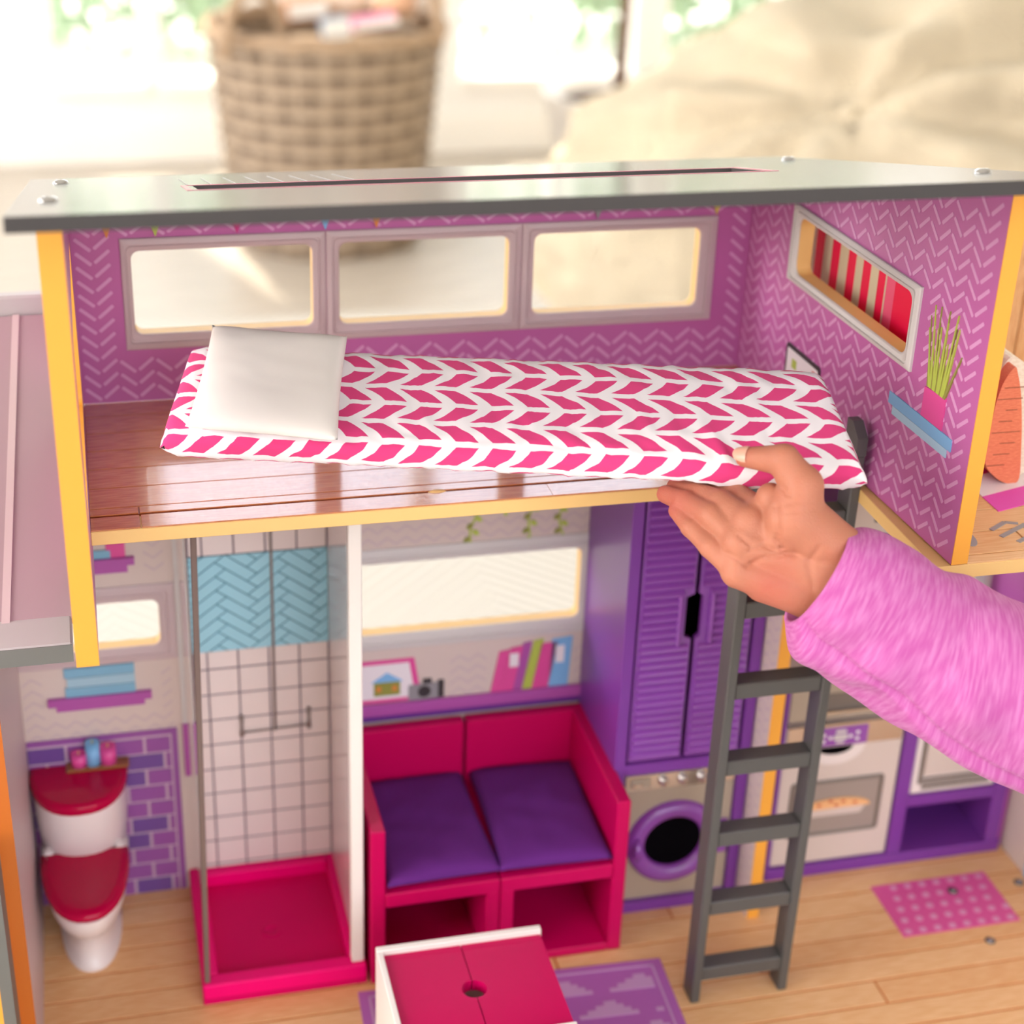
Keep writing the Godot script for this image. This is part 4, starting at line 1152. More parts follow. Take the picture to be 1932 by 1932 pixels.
func coffee_table() -> void:
	var y := -0.280
	var T := thing("coffee_table", "crimson topped coffee table with white side boards and a round finger hole", "coffee table")
	var x0 := 0.1395
	var x1 := 0.2390
	var z0 := 0.1860
	var z1 := 0.2680
	box(T, "board", Vector3(x0, YF, z0), Vector3(x1, y + 0.0035, z0 + 0.0045), M.white_paint, 0.0005)
	box(T, "board", Vector3(x0, YF, z0 + 0.0045), Vector3(x0 + 0.0035, y + 0.0030, z1), M.white_paint, 0.0005)
	box(T, "board", Vector3(x0, YF, z1), Vector3(x1, y + 0.0030, z1 + 0.0045), M.white_paint, 0.0005)
	# two top boards meeting at a joint, with half a finger hole each
	var zc := (z0 + z1) / 2.0 + 0.0015
	var xc := 0.1895
	for s in [0, 1]:
		var a := x0 + 0.0036 if s == 0 else xc + 0.0003
		var b := xc - 0.0003 if s == 0 else x1 - 0.0008
		var p := PackedVector2Array()
		if s == 0:
			p.append_array([Vector2(a, -z1), Vector2(b, -z1), Vector2(b, -zc - 0.0068)])
			for i in range(1, 12): p.append(Vector2(xc - 0.0072 * sin(PI * i / 12.0), -zc - 0.0072 * cos(PI * i / 12.0)))
			p.append_array([Vector2(b, -zc + 0.0068), Vector2(b, -z0 - 0.0047), Vector2(a, -z0 - 0.0047)])
		else:
			p.append_array([Vector2(b, -z1), Vector2(b, -z0 - 0.0047), Vector2(a, -z0 - 0.0047), Vector2(a, -zc + 0.0068)])
			for i in range(1, 12): p.append(Vector2(xc + 0.0072 * sin(PI * i / 12.0), -zc + 0.0072 * cos(PI * i / 12.0)))
			p.append_array([Vector2(a, -zc - 0.0068), Vector2(a, -z1)])
		part(T, "board", ext(p, 0.0075), M.crimson, Transform3D(Basis(Vector3(1, 0, 0), Vector3(0, 0, -1), Vector3(0, 1, 0)), Vector3(0, y - 0.0075, 0)))
	box(T, "shelf", Vector3(x0 + 0.0036, y - 0.030, z0 + 0.0046), Vector3(x1 - 0.001, y - 0.026, z1 - 0.0001), M.white_paint, 0.0)
	# zig-zag rug on the floor under it
	var R := thing("zigzag_rug", "lilac play rug with pale stepped zigzags partly under the crimson coffee table", "rug", "", Vector3(0.2345, YF, 0.2130))
	R.rotation_degrees.y = -2.4
	box(R, "rug_mat", Vector3(-0.1000, 0.0001, -0.0815), Vector3(0.1000, 0.0009, 0.0640), M.rug_violet, 0.0)
	for q in [[-0.094, -0.0765, 0.094, -0.0750], [0.0925, -0.0765, 0.094, 0.060], [-0.094, -0.0765, -0.0925, 0.060]]:
		box(R, "rug_border", Vector3(q[0], 0.0009, q[1]), Vector3(q[2], 0.0012, q[3]), M.rug_pale, 0.0)
	for r in 6:
		for cidx in 4:
			for k in 4:
				var hw := 0.0040 + 0.0042 * k
				var cx := -0.068 + cidx * 0.0500 + (0.025 if r % 2 else 0.0)
				var cz := -0.0690 + r * 0.0215 + k * 0.0034
				var xa := maxf(cx - hw - k * 0.0018, -0.090)
				var xb := minf(cx + hw, 0.090)
				if xb > xa: box(R, "zigzag_step", Vector3(xa, 0.0009, cz), Vector3(xb, 0.0012, cz + 0.0034), M.rug_pale, 0.0)

func ladder() -> void:
	var Lg := thing("ladder", "dark grey toy ladder leaning up to the loft floor with six visible rungs", "ladder", "", Vector3(0.3770, YF, 0.1725))
	Lg.rotation_degrees.x = 1.0
	var G: StandardMaterial3D = M.graphite
	for s in [-1, 1]:
		var p := P([-0.0078, 0, 0.0078, 0, 0.0078, 0.3860, 0.0030, 0.4020, -0.0030, 0.4020, -0.0078, 0.3960])
		var st := new_st()
		add_cbox(st, Vector3(0, 0.192, 0), Vector3(0.0060, 0.384, 0.0156), 0.0008)
		var o := part(Lg, "rail", fin(st), G, Transform3D(Basis(), Vector3(s * 0.0298, 0, 0)))
		# chamfered head
		part(o, "rail_head", ext(P([-0.0078, 0.384, 0.0078, 0.384, 0.0076, 0.3945, -0.0010, 0.4015, -0.0078, 0.4010]), 0.0060), G, Transform3D(Basis(Vector3(0, 0, 1), Vector3(0, 1, 0), Vector3(-1, 0, 0)), Vector3(0.0030, 0, 0)))
	for y in [0.0220, 0.0755, 0.1290, 0.1820, 0.2365, 0.2910, 0.3450]:
		box(Lg, "rung", Vector3(-0.0268, y - 0.0053, -0.0062), Vector3(0.0268, y + 0.0053, 0.0064), G, 0.0007)

func bedding() -> void:
	# frame of the mattress: e along its length, w across it towards the back, n its upward normal
	var A := Vector3(0.0361, 0.0300, 0.1558)
	var Bv := Vector3(0.3592, 0.0480, 0.2900)
	var ee := (Bv - A).normalized()
	var ww := Vector3(0.35315, 0.28651, -0.89062)
	var nn := Vector3(-0.15678, 0.95661, 0.24558)
	ww = (ww - ee * ww.dot(ee)).normalized()
	nn = ww.cross(ee).normalized()
	if nn.y < 0: nn = -nn
	var L := 0.3465
	var Wd := 0.0785
	var T := 0.0199
	var tex := mattress_tex()
	var cl := mat("mattress_cloth", Color.WHITE, 0.95, 0.25)
	cl.albedo_texture = tex
	cl.rim_enabled = true
	cl.rim = 0.25
	# cross-section runs from the bottom back, over the back, the top, the front, to the bottom front
	var sec := []
	var N := 72
	var per := 0.0
	var pts := []
	for i in N:
		var a := TAU * i / N
		# superellipse section in (w, n), flatter below
		var c := cos(a)
		var s := sin(a)
		var pw := 4.6
		var x := 0.5 * signf(c) * pow(absf(c), 2.0 / pw)
		var y := 0.5 * signf(s) * pow(absf(s), 2.0 / 3.2)
		pts.append(Vector2(x, y))
	var fn := FastNoiseLite.new()
	fn.seed = 9
	fn.frequency = 1.0
	fn.fractal_octaves = 2
	var st := SurfaceTool.new()
	st.begin(Mesh.PRIMITIVE_TRIANGLES)
	var NL := 130
	var thumb := Vector3(0.2995, 0.0699, 0.2797)
	var grid := []
	var arc := [0.0]
	for i in range(1, N + 1): arc.append(arc[i - 1] + Vector2(pts[i % N].x * Wd, pts[i % N].y * T).distance_to(Vector2(pts[i - 1].x * Wd, pts[i - 1].y * T)))
	for k in NL + 1:
		var t := float(k) / NL
		var d := minf(t, 1.0 - t) * L
		# plump section that closes at both ends
		var q := clampf(d / 0.011, 0.0, 1.0)
		var kt := pow(maxf(1.0 - pow(1.0 - q, 2.4), 0.0), 0.5)
		kt = lerpf(0.10, 1.0, kt)
		var kw := lerpf(0.975, 1.0, minf(q, 1.0))
		var row := []
		for i in N:
			var p: Vector2 = pts[i]
			var lw := p.x * Wd * kw
			var ln := p.y * T * kt
			var sk := (p.x + 0.5)
			var pos := A + ee * lerpf(lerpf(0.0, -0.0056, sk), lerpf(0.3503, 0.329, sk), t) + ww * (Wd / 2.0 + lw) + nn * (T / 2.0 + ln)
			var nz := fn.get_noise_2d(t * 26.0, p.x * 5.0 + p.y * 2.0)
			var nz2 := fn.get_noise_2d(t * 70.0 + 40.0, p.x * 3.0)
			pos += nn * (nz * 0.0011 + (nz2 * 0.0006 if p.y < 0.0 else 0.0))
			# pinch under the thumb, and the folds that run away from it
			var dv := pos - thumb
			var along := dv.dot(ee)
			var across := dv.dot(ww)
			if p.y > -0.2:
				var g := exp(-(along * along) / (2.0 * 0.015 * 0.015) - (across * across) / (2.0 * 0.012 * 0.012))
				pos -= nn * 0.0050 * g
				var fold := exp(-pow((along + 0.004 + across * 0.45) / 0.0024, 2.0)) * exp(-pow((across - 0.012) / 0.012, 2.0))
				pos += nn * 0.0016 * fold
			# slight sag between floor and hand
			row.append(pos)
		grid.append(row)
	for k in NL:
		for i in N:
			var j := (i + 1) % N
			var u0 := (float(k) / NL) * L / 0.0183
			var u1 := (float(k + 1) / NL) * L / 0.0183
			# v measured from the front top edge backwards
			var v0: float = (arc[i] - 0.0115) / 0.0269
			var v1: float = (arc[i + 1] - 0.0115) / 0.0269
			var idx := [[k, i, u0, v0], [k, j, u0, v1], [k + 1, j, u1, v1], [k + 1, i, u1, v0]]
			var mid: Vector3 = (grid[k][i] + grid[k + 1][j]) / 2.0
			var ctr: Vector3 = A + ee * ((k + 0.5) / NL * L) + ww * Wd / 2.0 + nn * T / 2.0
			var nrm: Vector3 = (grid[k][j] - grid[k][i]).cross(grid[k + 1][j] - grid[k][i])
			var ord := [0, 2, 1, 0, 3, 2] if nrm.dot(mid - ctr) > 0.0 else [0, 1, 2, 0, 2, 3]
			for o in ord:
				st.set_uv(Vector2(idx[o][2], idx[o][3]))
				st.add_vertex(grid[idx[o][0]][idx[o][1]])
	for e2 in [0, NL]:
		var c := Vector3.ZERO
		for p in grid[e2]: c += p / N
		for i in N:
			var j := (i + 1) % N
			var nrm: Vector3 = (grid[e2][j] - grid[e2][i]).cross(c - grid[e2][i])
			var outd := -ee if e2 == 0 else ee
			var tri := [grid[e2][i], c, grid[e2][j]] if nrm.dot(outd) > 0.0 else [grid[e2][i], grid[e2][j], c]
			for p in tri:
				st.set_uv(Vector2(0.25 if p == c else 0.2, arc[i] / 0.0269))
				st.add_vertex(p)
	st.index()
	st.generate_normals()
	var mt := part(null, "mattress", st.commit(), cl)
	tag(mt, "thin toy mattress in pink and white leaf chevron cloth lifted by a child's hand", "mattress")
	# pillow
	var pc := mat("pillow_cloth", c8(242, 234, 226), 0.95, 0.25)
	pc.rim_enabled = true
	pc.rim = 0.2
	bump(pc, 31, 0.3, 0.003)
	triplanar(pc, Vector3(14, 14, 14))
	var pst := SurfaceTool.new()
	pst.begin(Mesh.PRIMITIVE_TRIANGLES)
	# four corners measured along the mattress: (length, across)
	var q := [Vector2(0.0163, 0.0005), Vector2(0.0952, -0.0041), Vector2(0.0820, 0.0792), Vector2(0.0072, 0.0843)]
	var n := 40
	var pn := FastNoiseLite.new()
	pn.seed = 5
	pn.frequency = 1.0
	pn.fractal_octaves = 2
	var pt := func(u: float, v: float, top: float) -> Vector3:
		var a := 2.0 * u - 1.0
		var b := 2.0 * v - 1.0
		var k := pow(maxf((1.0 - pow(absf(a), 5.0)) * (1.0 - pow(absf(b), 5.0)), 0.0), 0.5)
		var uu := u + (0.5 - u) * 0.030 * (1.0 - b * b) * pow(absf(a), 5.0)
		var vv := v + (0.5 - v) * 0.030 * (1.0 - a * a) * pow(absf(b), 5.0)
		# little ears at the front corners
		var ear := pow(absf(a), 14.0) * pow(absf(b), 10.0)
		var s: Vector2 = q[0].lerp(q[1], uu).lerp(q[3].lerp(q[2], uu), vv)
		var hgt := 0.0068 * k * (1.0 + 0.12 * sin(u * 5.0 + v * 2.0)) if top > 0 else -0.0040 * k
		var wr := pn.get_noise_2d(u * 2.0, v * 3.0) * 0.0005 * k
		return A + ee * s.x + ww * s.y + nn * (T + 0.0042 + hgt + wr + ear * 0.0012 - 0.0016 * pow(v, 2.0) * 0.0)
	for top in [1.0, -1.0]:
		for i in n:
			for j in n:
				face(pst, [pt.call(float(i) / n, float(j) / n, top), pt.call((i + 1.0) / n, float(j) / n, top), pt.call((i + 1.0) / n, (j + 1.0) / n, top), pt.call(float(i) / n, (j + 1.0) / n, top)], nn * top)
	pst.index()
	pst.generate_normals()
	var pl := part(null, "pillow", pst.commit(), pc)
	tag(pl, "small flat white pillow lying on the head end of the chevron mattress", "pillow")

func mattress_tex() -> ImageTexture:
	# one period along, two rows across: leaning leaves that mirror each other
	var w := 256
	var h := 384
	var im := Image.create(w, h, false, Image.FORMAT_RGB8)
	var a := c8(222, 66, 126)
	var b := c8(244, 236, 238)
	for y in h:
		var v := float(y) / h * 2.0
		var r := int(v)
		var f := v - r
		for x in w:
			var u := float(x) / w
			var g := (f - 0.13) / 0.74
			var inside := false
			var tone := 0.0
			if g > 0.0 and g < 1.0:
				var sh := g if r == 0 else 1.0 - g
				var curve := 0.62 * (sh + 0.10 * sin(sh * PI))
				var p := fposmod(u - curve + 0.4, 1.0)
				inside = p > 0.02 and p < 0.64
			im.set_pixel(x, y, a if inside else b)
	return ImageTexture.create_from_image(im)

func balcony_things() -> void:
	var C := thing("deck_chair", "small coral wooden deck chair with rounded cream rim on the balcony", "chair", "", Vector3(0.505, 0.0, 0.150))
	# rounded coral board with the cream board behind it
	var o := Vector2(0.505, 0.0)
	var sb := smooth(P([0.4858, 0.0702, 0.4885, 0.0664, 0.4925, 0.0547, 0.4965, 0.0362, 0.4990, 0.0200, 0.5010, 0.0035, 0.4975, 0.0, 0.4900, 0.0020, 0.4830, 0.0075, 0.4782, 0.0140, 0.4768, 0.0260, 0.4776, 0.0420, 0.4803, 0.0600]), 4)
	var rb := smooth(P([0.4872, 0.0728, 0.4940, 0.0706, 0.5005, 0.0650, 0.5075, 0.0490, 0.5120, 0.0220, 0.5100, 0.0050, 0.5030, 0.0, 0.4900, 0.0020, 0.4820, 0.0180, 0.4800, 0.0420, 0.4820, 0.0620]), 4)
	var fr := part(C, "seat_panel", ext(sb, 0.008), M.coral_wood, Transform3D(Basis(), Vector3(-o.x, 0, 0.037)))
	part(C, "rim_panel", ext(rb, 0.030), M.cream_wood, Transform3D(Basis(), Vector3(-o.x, 0, 0.007)))
	for i in 8:
		var y := 0.012 + 0.0066 * i
		box(fr, "grain_line", Vector3(0.4790 + 0.003 * (i % 3), y, 0.0078), Vector3(0.4900 + 0.002 * (i % 4), y + 0.0005, 0.0081), M.coral_grain, 0.0)

func smooth(p: PackedVector2Array, n: int) -> PackedVector2Array:
	var q := PackedVector2Array()
	var m := p.size()
	for i in m:
		for k in n:
			q.append(p[i].cubic_interpolate(p[(i + 1) % m], p[(i + m - 1) % m], p[(i + 2) % m], float(k) / n))
	return q

# ------------------------------------------------------------------ the child's arm
func caps(p: Vector3, a: Vector3, b: Vector3, ra: float, rb: float) -> float:
	var ab := b - a
	var t := clampf((p - a).dot(ab) / ab.dot(ab), 0.0, 1.0)
	return p.distance_to(a + ab * t) - lerpf(ra, rb, t)

func person() -> void:
	var Pn := thing("person", "child's bare hand in a heathered pink sleeve pinching the mattress edge", "person", "", Vector3(0.3069, 0.0282, 0.3019))
	var O := Pn.position
	var J := {"pM": Vector3(0.2922, 0.0215, 0.3019), "pP": Vector3(0.2817, 0.0297, 0.2908), "pD": Vector3(0.2768, 0.0330, 0.2761), "pT": Vector3(0.2739, 0.0357, 0.2630), "rM": Vector3(0.2930, 0.0353, 0.2983), "rP": Vector3(0.2848, 0.0407, 0.2797), "rD": Vector3(0.2776, 0.0401, 0.2622), "rT": Vector3(0.2732, 0.0377, 0.2483), "mM": Vector3(0.2981, 0.0433, 0.2946), "mP": Vector3(0.2916, 0.0438, 0.2733), "mD": Vector3(0.2857, 0.0408, 0.2556), "mT": Vector3(0.2803, 0.0386, 0.2427), "iM": Vector3(0.3062, 0.0455, 0.2890), "iP": Vector3(0.3030, 0.0438, 0.2695), "iD": Vector3(0.2969, 0.0418, 0.2547), "iT": Vector3(0.2923, 0.0399, 0.2436), "tM": Vector3(0.3193, 0.0636, 0.3019), "tI": Vector3(0.3122, 0.0743, 0.2946), "tT": Vector3(0.2995, 0.0699, 0.2797), "then": Vector3(0.3171, 0.0491, 0.3039), "web": Vector3(0.3091, 0.0540, 0.2927)}
	var wu := Vector3(0.3379, 0.0322, 0.3112)
	var wl := Vector3(0.3249, 0.0123, 0.3112)
	var wr := Vector3(0.3338, 0.0201, 0.3094)
	var arm := Vector3(0.3713, -0.0012, 0.3343)
	var pc := Vector3(0.3091, 0.0282, 0.2983)
	var bones := [
		[arm, wr, 0.0240, 0.0190], [arm, wu, 0.0190, 0.0135], [arm, wl, 0.0190, 0.0125], [wu, wl, 0.0140, 0.0130],
		[wr, pc, 0.0185, 0.0140], [wl, J.pM, 0.0135, 0.0085], [wl, Vector3(0.3054, 0.0155, 0.3039), 0.0125, 0.0105], [wr, J.rM, 0.0145, 0.0085], [pc, J.mM, 0.0125, 0.0080], [pc, J.iM, 0.0120, 0.0080],
		[J.pM, J.rM, 0.0082, 0.0080], [J.rM, J.mM, 0.0080, 0.0080], [J.mM, J.iM, 0.0080, 0.0080],
		[J.pM, J.pP, 0.0066, 0.0056], [J.pP, J.pD, 0.0054, 0.0049], [J.pD, J.pT, 0.0049, 0.0043],
		[J.rM, J.rP, 0.0070, 0.0063], [J.rP, J.rD, 0.0061, 0.0056], [J.rD, J.rT, 0.0057, 0.0049],
		[J.mM, J.mP, 0.0075, 0.0068], [J.mP, J.mD, 0.0066, 0.0059], [J.mD, J.mT, 0.0058, 0.0050],
		[J.iM, J.iP, 0.0072, 0.0065], [J.iP, J.iD, 0.0063, 0.0057], [J.iD, J.iT, 0.0056, 0.0048],
		[wu, J.then, 0.0140, 0.0150], [J.then, J.tM, 0.0150, 0.0112], [J.then, pc, 0.0135, 0.0120], [J.tM, J.tI, 0.0106, 0.0080], [J.tI, J.tT, 0.0080, 0.0052], [J.then, J.web, 0.0120, 0.0080],
	]
	# creases, in the plane of the palm seen along its normal: [from, to, depth, width]
	var pn := Vector3(-0.25, 0.42, 0.87).normalized()
	var cr := [
		[Vector3(0.3073, 0.0544, 0), Vector3(0.3080, 0.0387, 0), 0.0011, 0.0015], [Vector3(0.3080, 0.0387, 0), Vector3(0.3129, 0.0308, 0), 0.0016, 0.0014], [Vector3(0.3129, 0.0308, 0), Vector3(0.3175, 0.0294, 0), 0.0010, 0.0014],
		[Vector3(0.2962, 0.0331, 0), Vector3(0.3026, 0.0350, 0), 0.0012, 0.0010], [Vector3(0.3026, 0.0350, 0), Vector3(0.3082, 0.0322, 0), 0.0012, 0.0010], [Vector3(0.2952, 0.0248, 0), Vector3(0.3026, 0.0290, 0), 0.0009, 0.0012], [Vector3(0.3026, 0.0290, 0), Vector3(0.3110, 0.0294, 0), 0.0011, 0.0012],
		[Vector3(0.2906, 0.0405, 0), Vector3(0.2971, 0.0350, 0), 0.0012, 0.0009], [Vector3(0.2859, 0.0322, 0), Vector3(0.2943, 0.0258, 0), 0.0011, 0.0009],
		[Vector3(0.2922, 0.0309, 0), Vector3(0.2956, 0.0242, 0), 0.0006, 0.0008], [Vector3(0.2874, 0.0179, 0), Vector3(0.2917, 0.0131, 0), 0.0006, 0.0008],
		[Vector3(0.3268, 0.0127, 0), Vector3(0.3240, 0.0248, 0), 0.0007, 0.0013], [Vector3(0.3240, 0.0248, 0), Vector3(0.3276, 0.0331, 0), 0.0007, 0.0013],
		[Vector3(0.3082, 0.0655, 0), Vector3(0.3124, 0.0600, 0), 0.0010, 0.0010], [Vector3(0.3110, 0.0563, 0), Vector3(0.3230, 0.0572, 0), 0.0004, 0.0008], [Vector3(0.3101, 0.0516, 0), Vector3(0.3249, 0.0526, 0), 0.0004, 0.0008],
	]
	var lo := Vector3(0.2527, -0.0280, 0.2334)
	var hi := Vector3(0.3759, 0.0906, 0.3482)
	var cs := 0.0010
	var nx := int((hi.x - lo.x) / cs) + 1
	var ny := int((hi.y - lo.y) / cs) + 1
	var nz := int((hi.z - lo.z) / cs) + 1
	var f := PackedFloat32Array()
	f.resize(nx * ny * nz)
	f.fill(0.0)
	var K := 1700.0
	for b in bones:
		var a0: Vector3 = b[0]
		var a1: Vector3 = b[1]
		var ra: float = b[2]
		var rb: float = b[3]
		var mg := maxf(ra, rb) + 0.0055
		var x0 := maxi(0, int((minf(a0.x, a1.x) - mg - lo.x) / cs))
		var x1 := mini(nx - 1, int((maxf(a0.x, a1.x) + mg - lo.x) / cs) + 1)
		var y0 := maxi(0, int((minf(a0.y, a1.y) - mg - lo.y) / cs))
		var y1 := mini(ny - 1, int((maxf(a0.y, a1.y) + mg - lo.y) / cs) + 1)
		var z0 := maxi(0, int((minf(a0.z, a1.z) - mg - lo.z) / cs))
		var z1 := mini(nz - 1, int((maxf(a0.z, a1.z) + mg - lo.z) / cs) + 1)
		var ab := a1 - a0
		var inv := 1.0 / ab.dot(ab)
		for z in range(z0, z1 + 1):
			for y in range(y0, y1 + 1):
				var base := (z * ny + y) * nx
				var p := Vector3(lo.x + x0 * cs, lo.y + y * cs, lo.z + z * cs)
				for x in range(x0, x1 + 1):
					var t := clampf((p - a0).dot(ab) * inv, 0.0, 1.0)
					var d := p.distance_to(a0 + ab * t) - (ra + (rb - ra) * t) * 0.926
					if d < 0.008: f[base + x] += exp(-K * maxf(d, -0.012))
					p.x += cs
	var inf := log(1e-9)
	for i in f.size():
		f[i] = -log(maxf(f[i], 1e-9)) / K
	# press the creases in on the palm side
	for z in range(1, nz - 1):
		for y in range(1, ny - 1):
			for x in range(1, nx - 1):
				var i := (z * ny + y) * nx + x
				if absf(f[i]) > 0.0040: continue
				var g := Vector3(f[i + 1] - f[i - 1], f[i + nx] - f[i - nx], f[i + nx * ny] - f[i - nx * ny])
				if g.dot(pn) <= 0.0: continue
				var p := lo + Vector3(x, y, z) * cs
				# slide along the line of sight of the palm onto the reference plane through z = 0.302
				var q := Vector2(p.x + (p.z - 0.302) * 0.24, p.y - (p.z - 0.302) * 0.42)
				var add := 0.0
				for c in cr:
					var a2 := Vector2(c[0].x, c[0].y)
					var d2 := Vector2(c[1].x, c[1].y) - a2
					var t := clampf((q - a2).dot(d2) / d2.length_squared(), 0.0, 1.0)
					var ds := q.distance_to(a2 + d2 * t)
					if ds < c[3] * 2.5: add = maxf(add, c[2] * exp(-pow(ds / c[3], 2.0)))
				f[i] += add * 1.0
	var hand := nets(f, nx, ny, nz, lo, cs, O, J)
	var sk := mat("skin", Color.WHITE, 0.55, 0.4)
	sk.vertex_color_use_as_albedo = true
	sk.subsurf_scatter_enabled = true
	sk.subsurf_scatter_strength = 0.12
	bump(sk, 77, 0.10, 0.02, 3)
	triplanar(sk, Vector3(16, 16, 16))
	var hm := part(Pn, "hand_and_forearm", hand, sk)
	# thumb nail
	var td: Vector3 = (J.tT - J.tI).normalized()
	var nu := Vector3(-0.15, 0.55, 0.55)
	nu = (nu - td * nu.dot(td)).normalized()
	var ns := td.cross(nu)
	var nst := SurfaceTool.new()
	nst.begin(Mesh.PRIMITIVE_TRIANGLES)
	for i in 8:
		for j in 8:
			var q := []
			for k in [[0, 0], [1, 0], [1, 1], [0, 1]]:
				var u: float = (i + k[0]) / 8.0 * 2.0 - 1.0
				var v: float = (j + k[1]) / 8.0
				var wv := u * (0.92 - 0.25 * v * v)
				var an := wv * 0.95
				q.append(J.tT - O + td * (-0.0030 + 0.0074 * v - 0.0012 * u * u * v) + (nu * cos(an) + ns * sin(an)) * (0.0056 - 0.0007 * v * v))
			face(nst, q, nu)
	part(hm, "thumb_nail", fin(nst), mat("nail", c8(226, 170, 146), 0.3))
	sleeve(Pn, O)

func nets(f: PackedFloat32Array, nx: int, ny: int, nz: int, lo: Vector3, cs: float, O: Vector3, J: Dictionary) -> ArrayMesh:
	var id := {}
	var V := PackedVector3Array()
	var Nn := PackedVector3Array()
	var C := PackedColorArray()
	var off := [0, 1, nx, nx + 1, nx * ny, nx * ny + 1, nx * ny + nx, nx * ny + nx + 1]
	var cor := [Vector3(0, 0, 0), Vector3(1, 0, 0), Vector3(0, 1, 0), Vector3(1, 1, 0), Vector3(0, 0, 1), Vector3(1, 0, 1), Vector3(0, 1, 1), Vector3(1, 1, 1)]
	var edges := [[0, 1], [0, 2], [0, 4], [1, 3], [1, 5], [2, 3], [2, 6], [3, 7], [4, 5], [4, 6], [5, 7], [6, 7]]
	var tn := FastNoiseLite.new()
	tn.seed = 12
	tn.frequency = 55.0
	var base := Color8(188, 122, 97).srgb_to_linear()
	var rosy := Color8(186, 98, 82).srgb_to_linear()
	var pale := Color8(198, 138, 108).srgb_to_linear()
	for z in nz - 1:
		for y in ny - 1:
			for x in nx - 1:
				var i := (z * ny + y) * nx + x
				if absf(f[i]) > cs * 2.5: continue
				var m := 0
				for k in 8:
					if f[i + off[k]] < 0.0: m |= 1 << k
				if m == 0 or m == 255: continue
				var p := Vector3.ZERO
				var n := 0
				for e in edges:
					var a: float = f[i + off[e[0]]]
					var b: float = f[i + off[e[1]]]
					if (a < 0.0) != (b < 0.0):
						p += cor[e[0]].lerp(cor[e[1]], a / (a - b))
						n += 1
				p /= n
				var g := Vector3(f[i + 1] - f[i] + f[i + nx + 1 + nx * ny] - f[i + nx + nx * ny], f[i + nx] - f[i] + f[i + nx + 1 + nx * ny] - f[i + 1 + nx * ny], f[i + nx * ny] - f[i] + f[i + nx + 1 + nx * ny] - f[i + nx + 1])
				var w := lo + (Vector3(x, y, z) + p) * cs
				id[i] = V.size()
				V.append(w - O)
				Nn.append(g.normalized())
				# finger tips and the heel of the hand are rosier, the wrist paler
				var r := 0.0
				for k in ["pT", "rT", "mT", "iT"]: r = maxf(r, 0.8 * exp(-pow(w.distance_to(J[k]) / 0.014, 2.0)))
				r = maxf(r, 0.5 * exp(-pow(w.distance_to(J.tT) / 0.010, 2.0)))
				r = maxf(r, 0.75 * exp(-pow(w.distance_to(Vector3(0.3064, 0.0183, 0.3131)) / 0.014, 2.0)))
				r = clampf(r + tn.get_noise_3dv(w) * 0.25, 0.0, 1.0)
				var pl := clampf((w.x - 0.345) / 0.03, 0.0, 0.6)
				C.append(base.lerp(pale, pl).lerp(rosy, r))
	var I := PackedInt32Array()
	for z in range(1, nz - 1):
		for y in range(1, ny - 1):
			for x in range(1, nx - 1):
				var i := (z * ny + y) * nx + x
				if absf(f[i]) > cs * 2.5: continue
				for ax in 3:
					var s: int = [1, nx, nx * ny][ax]
					var u: int = [nx, nx * ny, 1][ax]
					var v: int = [nx * ny, 1, nx][ax]
					var ins := f[i] < 0.0
					if ins == (f[i + s] < 0.0): continue
					var q := [i, i - u, i - u - v, i - v]
					var ok := true
					for k in q:
						if not id.has(k): ok = false
					if not ok: continue
					if ins: I.append_array([id[q[0]], id[q[1]], id[q[2]], id[q[0]], id[q[2]], id[q[3]]])
					else: I.append_array([id[q[0]], id[q[2]], id[q[1]], id[q[0]], id[q[3]], id[q[2]]])
	# smooth normals from the faces
	var acc := PackedVector3Array()
	acc.resize(V.size())
	for t in range(0, I.size(), 3):
		var nn := (V[I[t + 2]] - V[I[t]]).cross(V[I[t + 1]] - V[I[t]])
		if nn.dot(Nn[I[t]] + Nn[I[t + 1]] + Nn[I[t + 2]]) < 0.0:
			var sw := I[t + 1]
			I[t + 1] = I[t + 2]
			I[t + 2] = sw
			nn = -nn
		for k in 3: acc[I[t + k]] += nn
	for k in acc.size():
		acc[k] = acc[k].normalized()
		if acc[k].dot(Nn[k]) < 0.0: acc[k] = -acc[k]
	var arr := []
	arr.resize(Mesh.ARRAY_MAX)
	arr[Mesh.ARRAY_VERTEX] = V
	arr[Mesh.ARRAY_NORMAL] = acc
	arr[Mesh.ARRAY_COLOR] = C
	arr[Mesh.ARRAY_INDEX] = I
	var am := ArrayMesh.new()
	am.add_surface_from_arrays(Mesh.PRIMITIVE_TRIANGLES, arr)
	return am

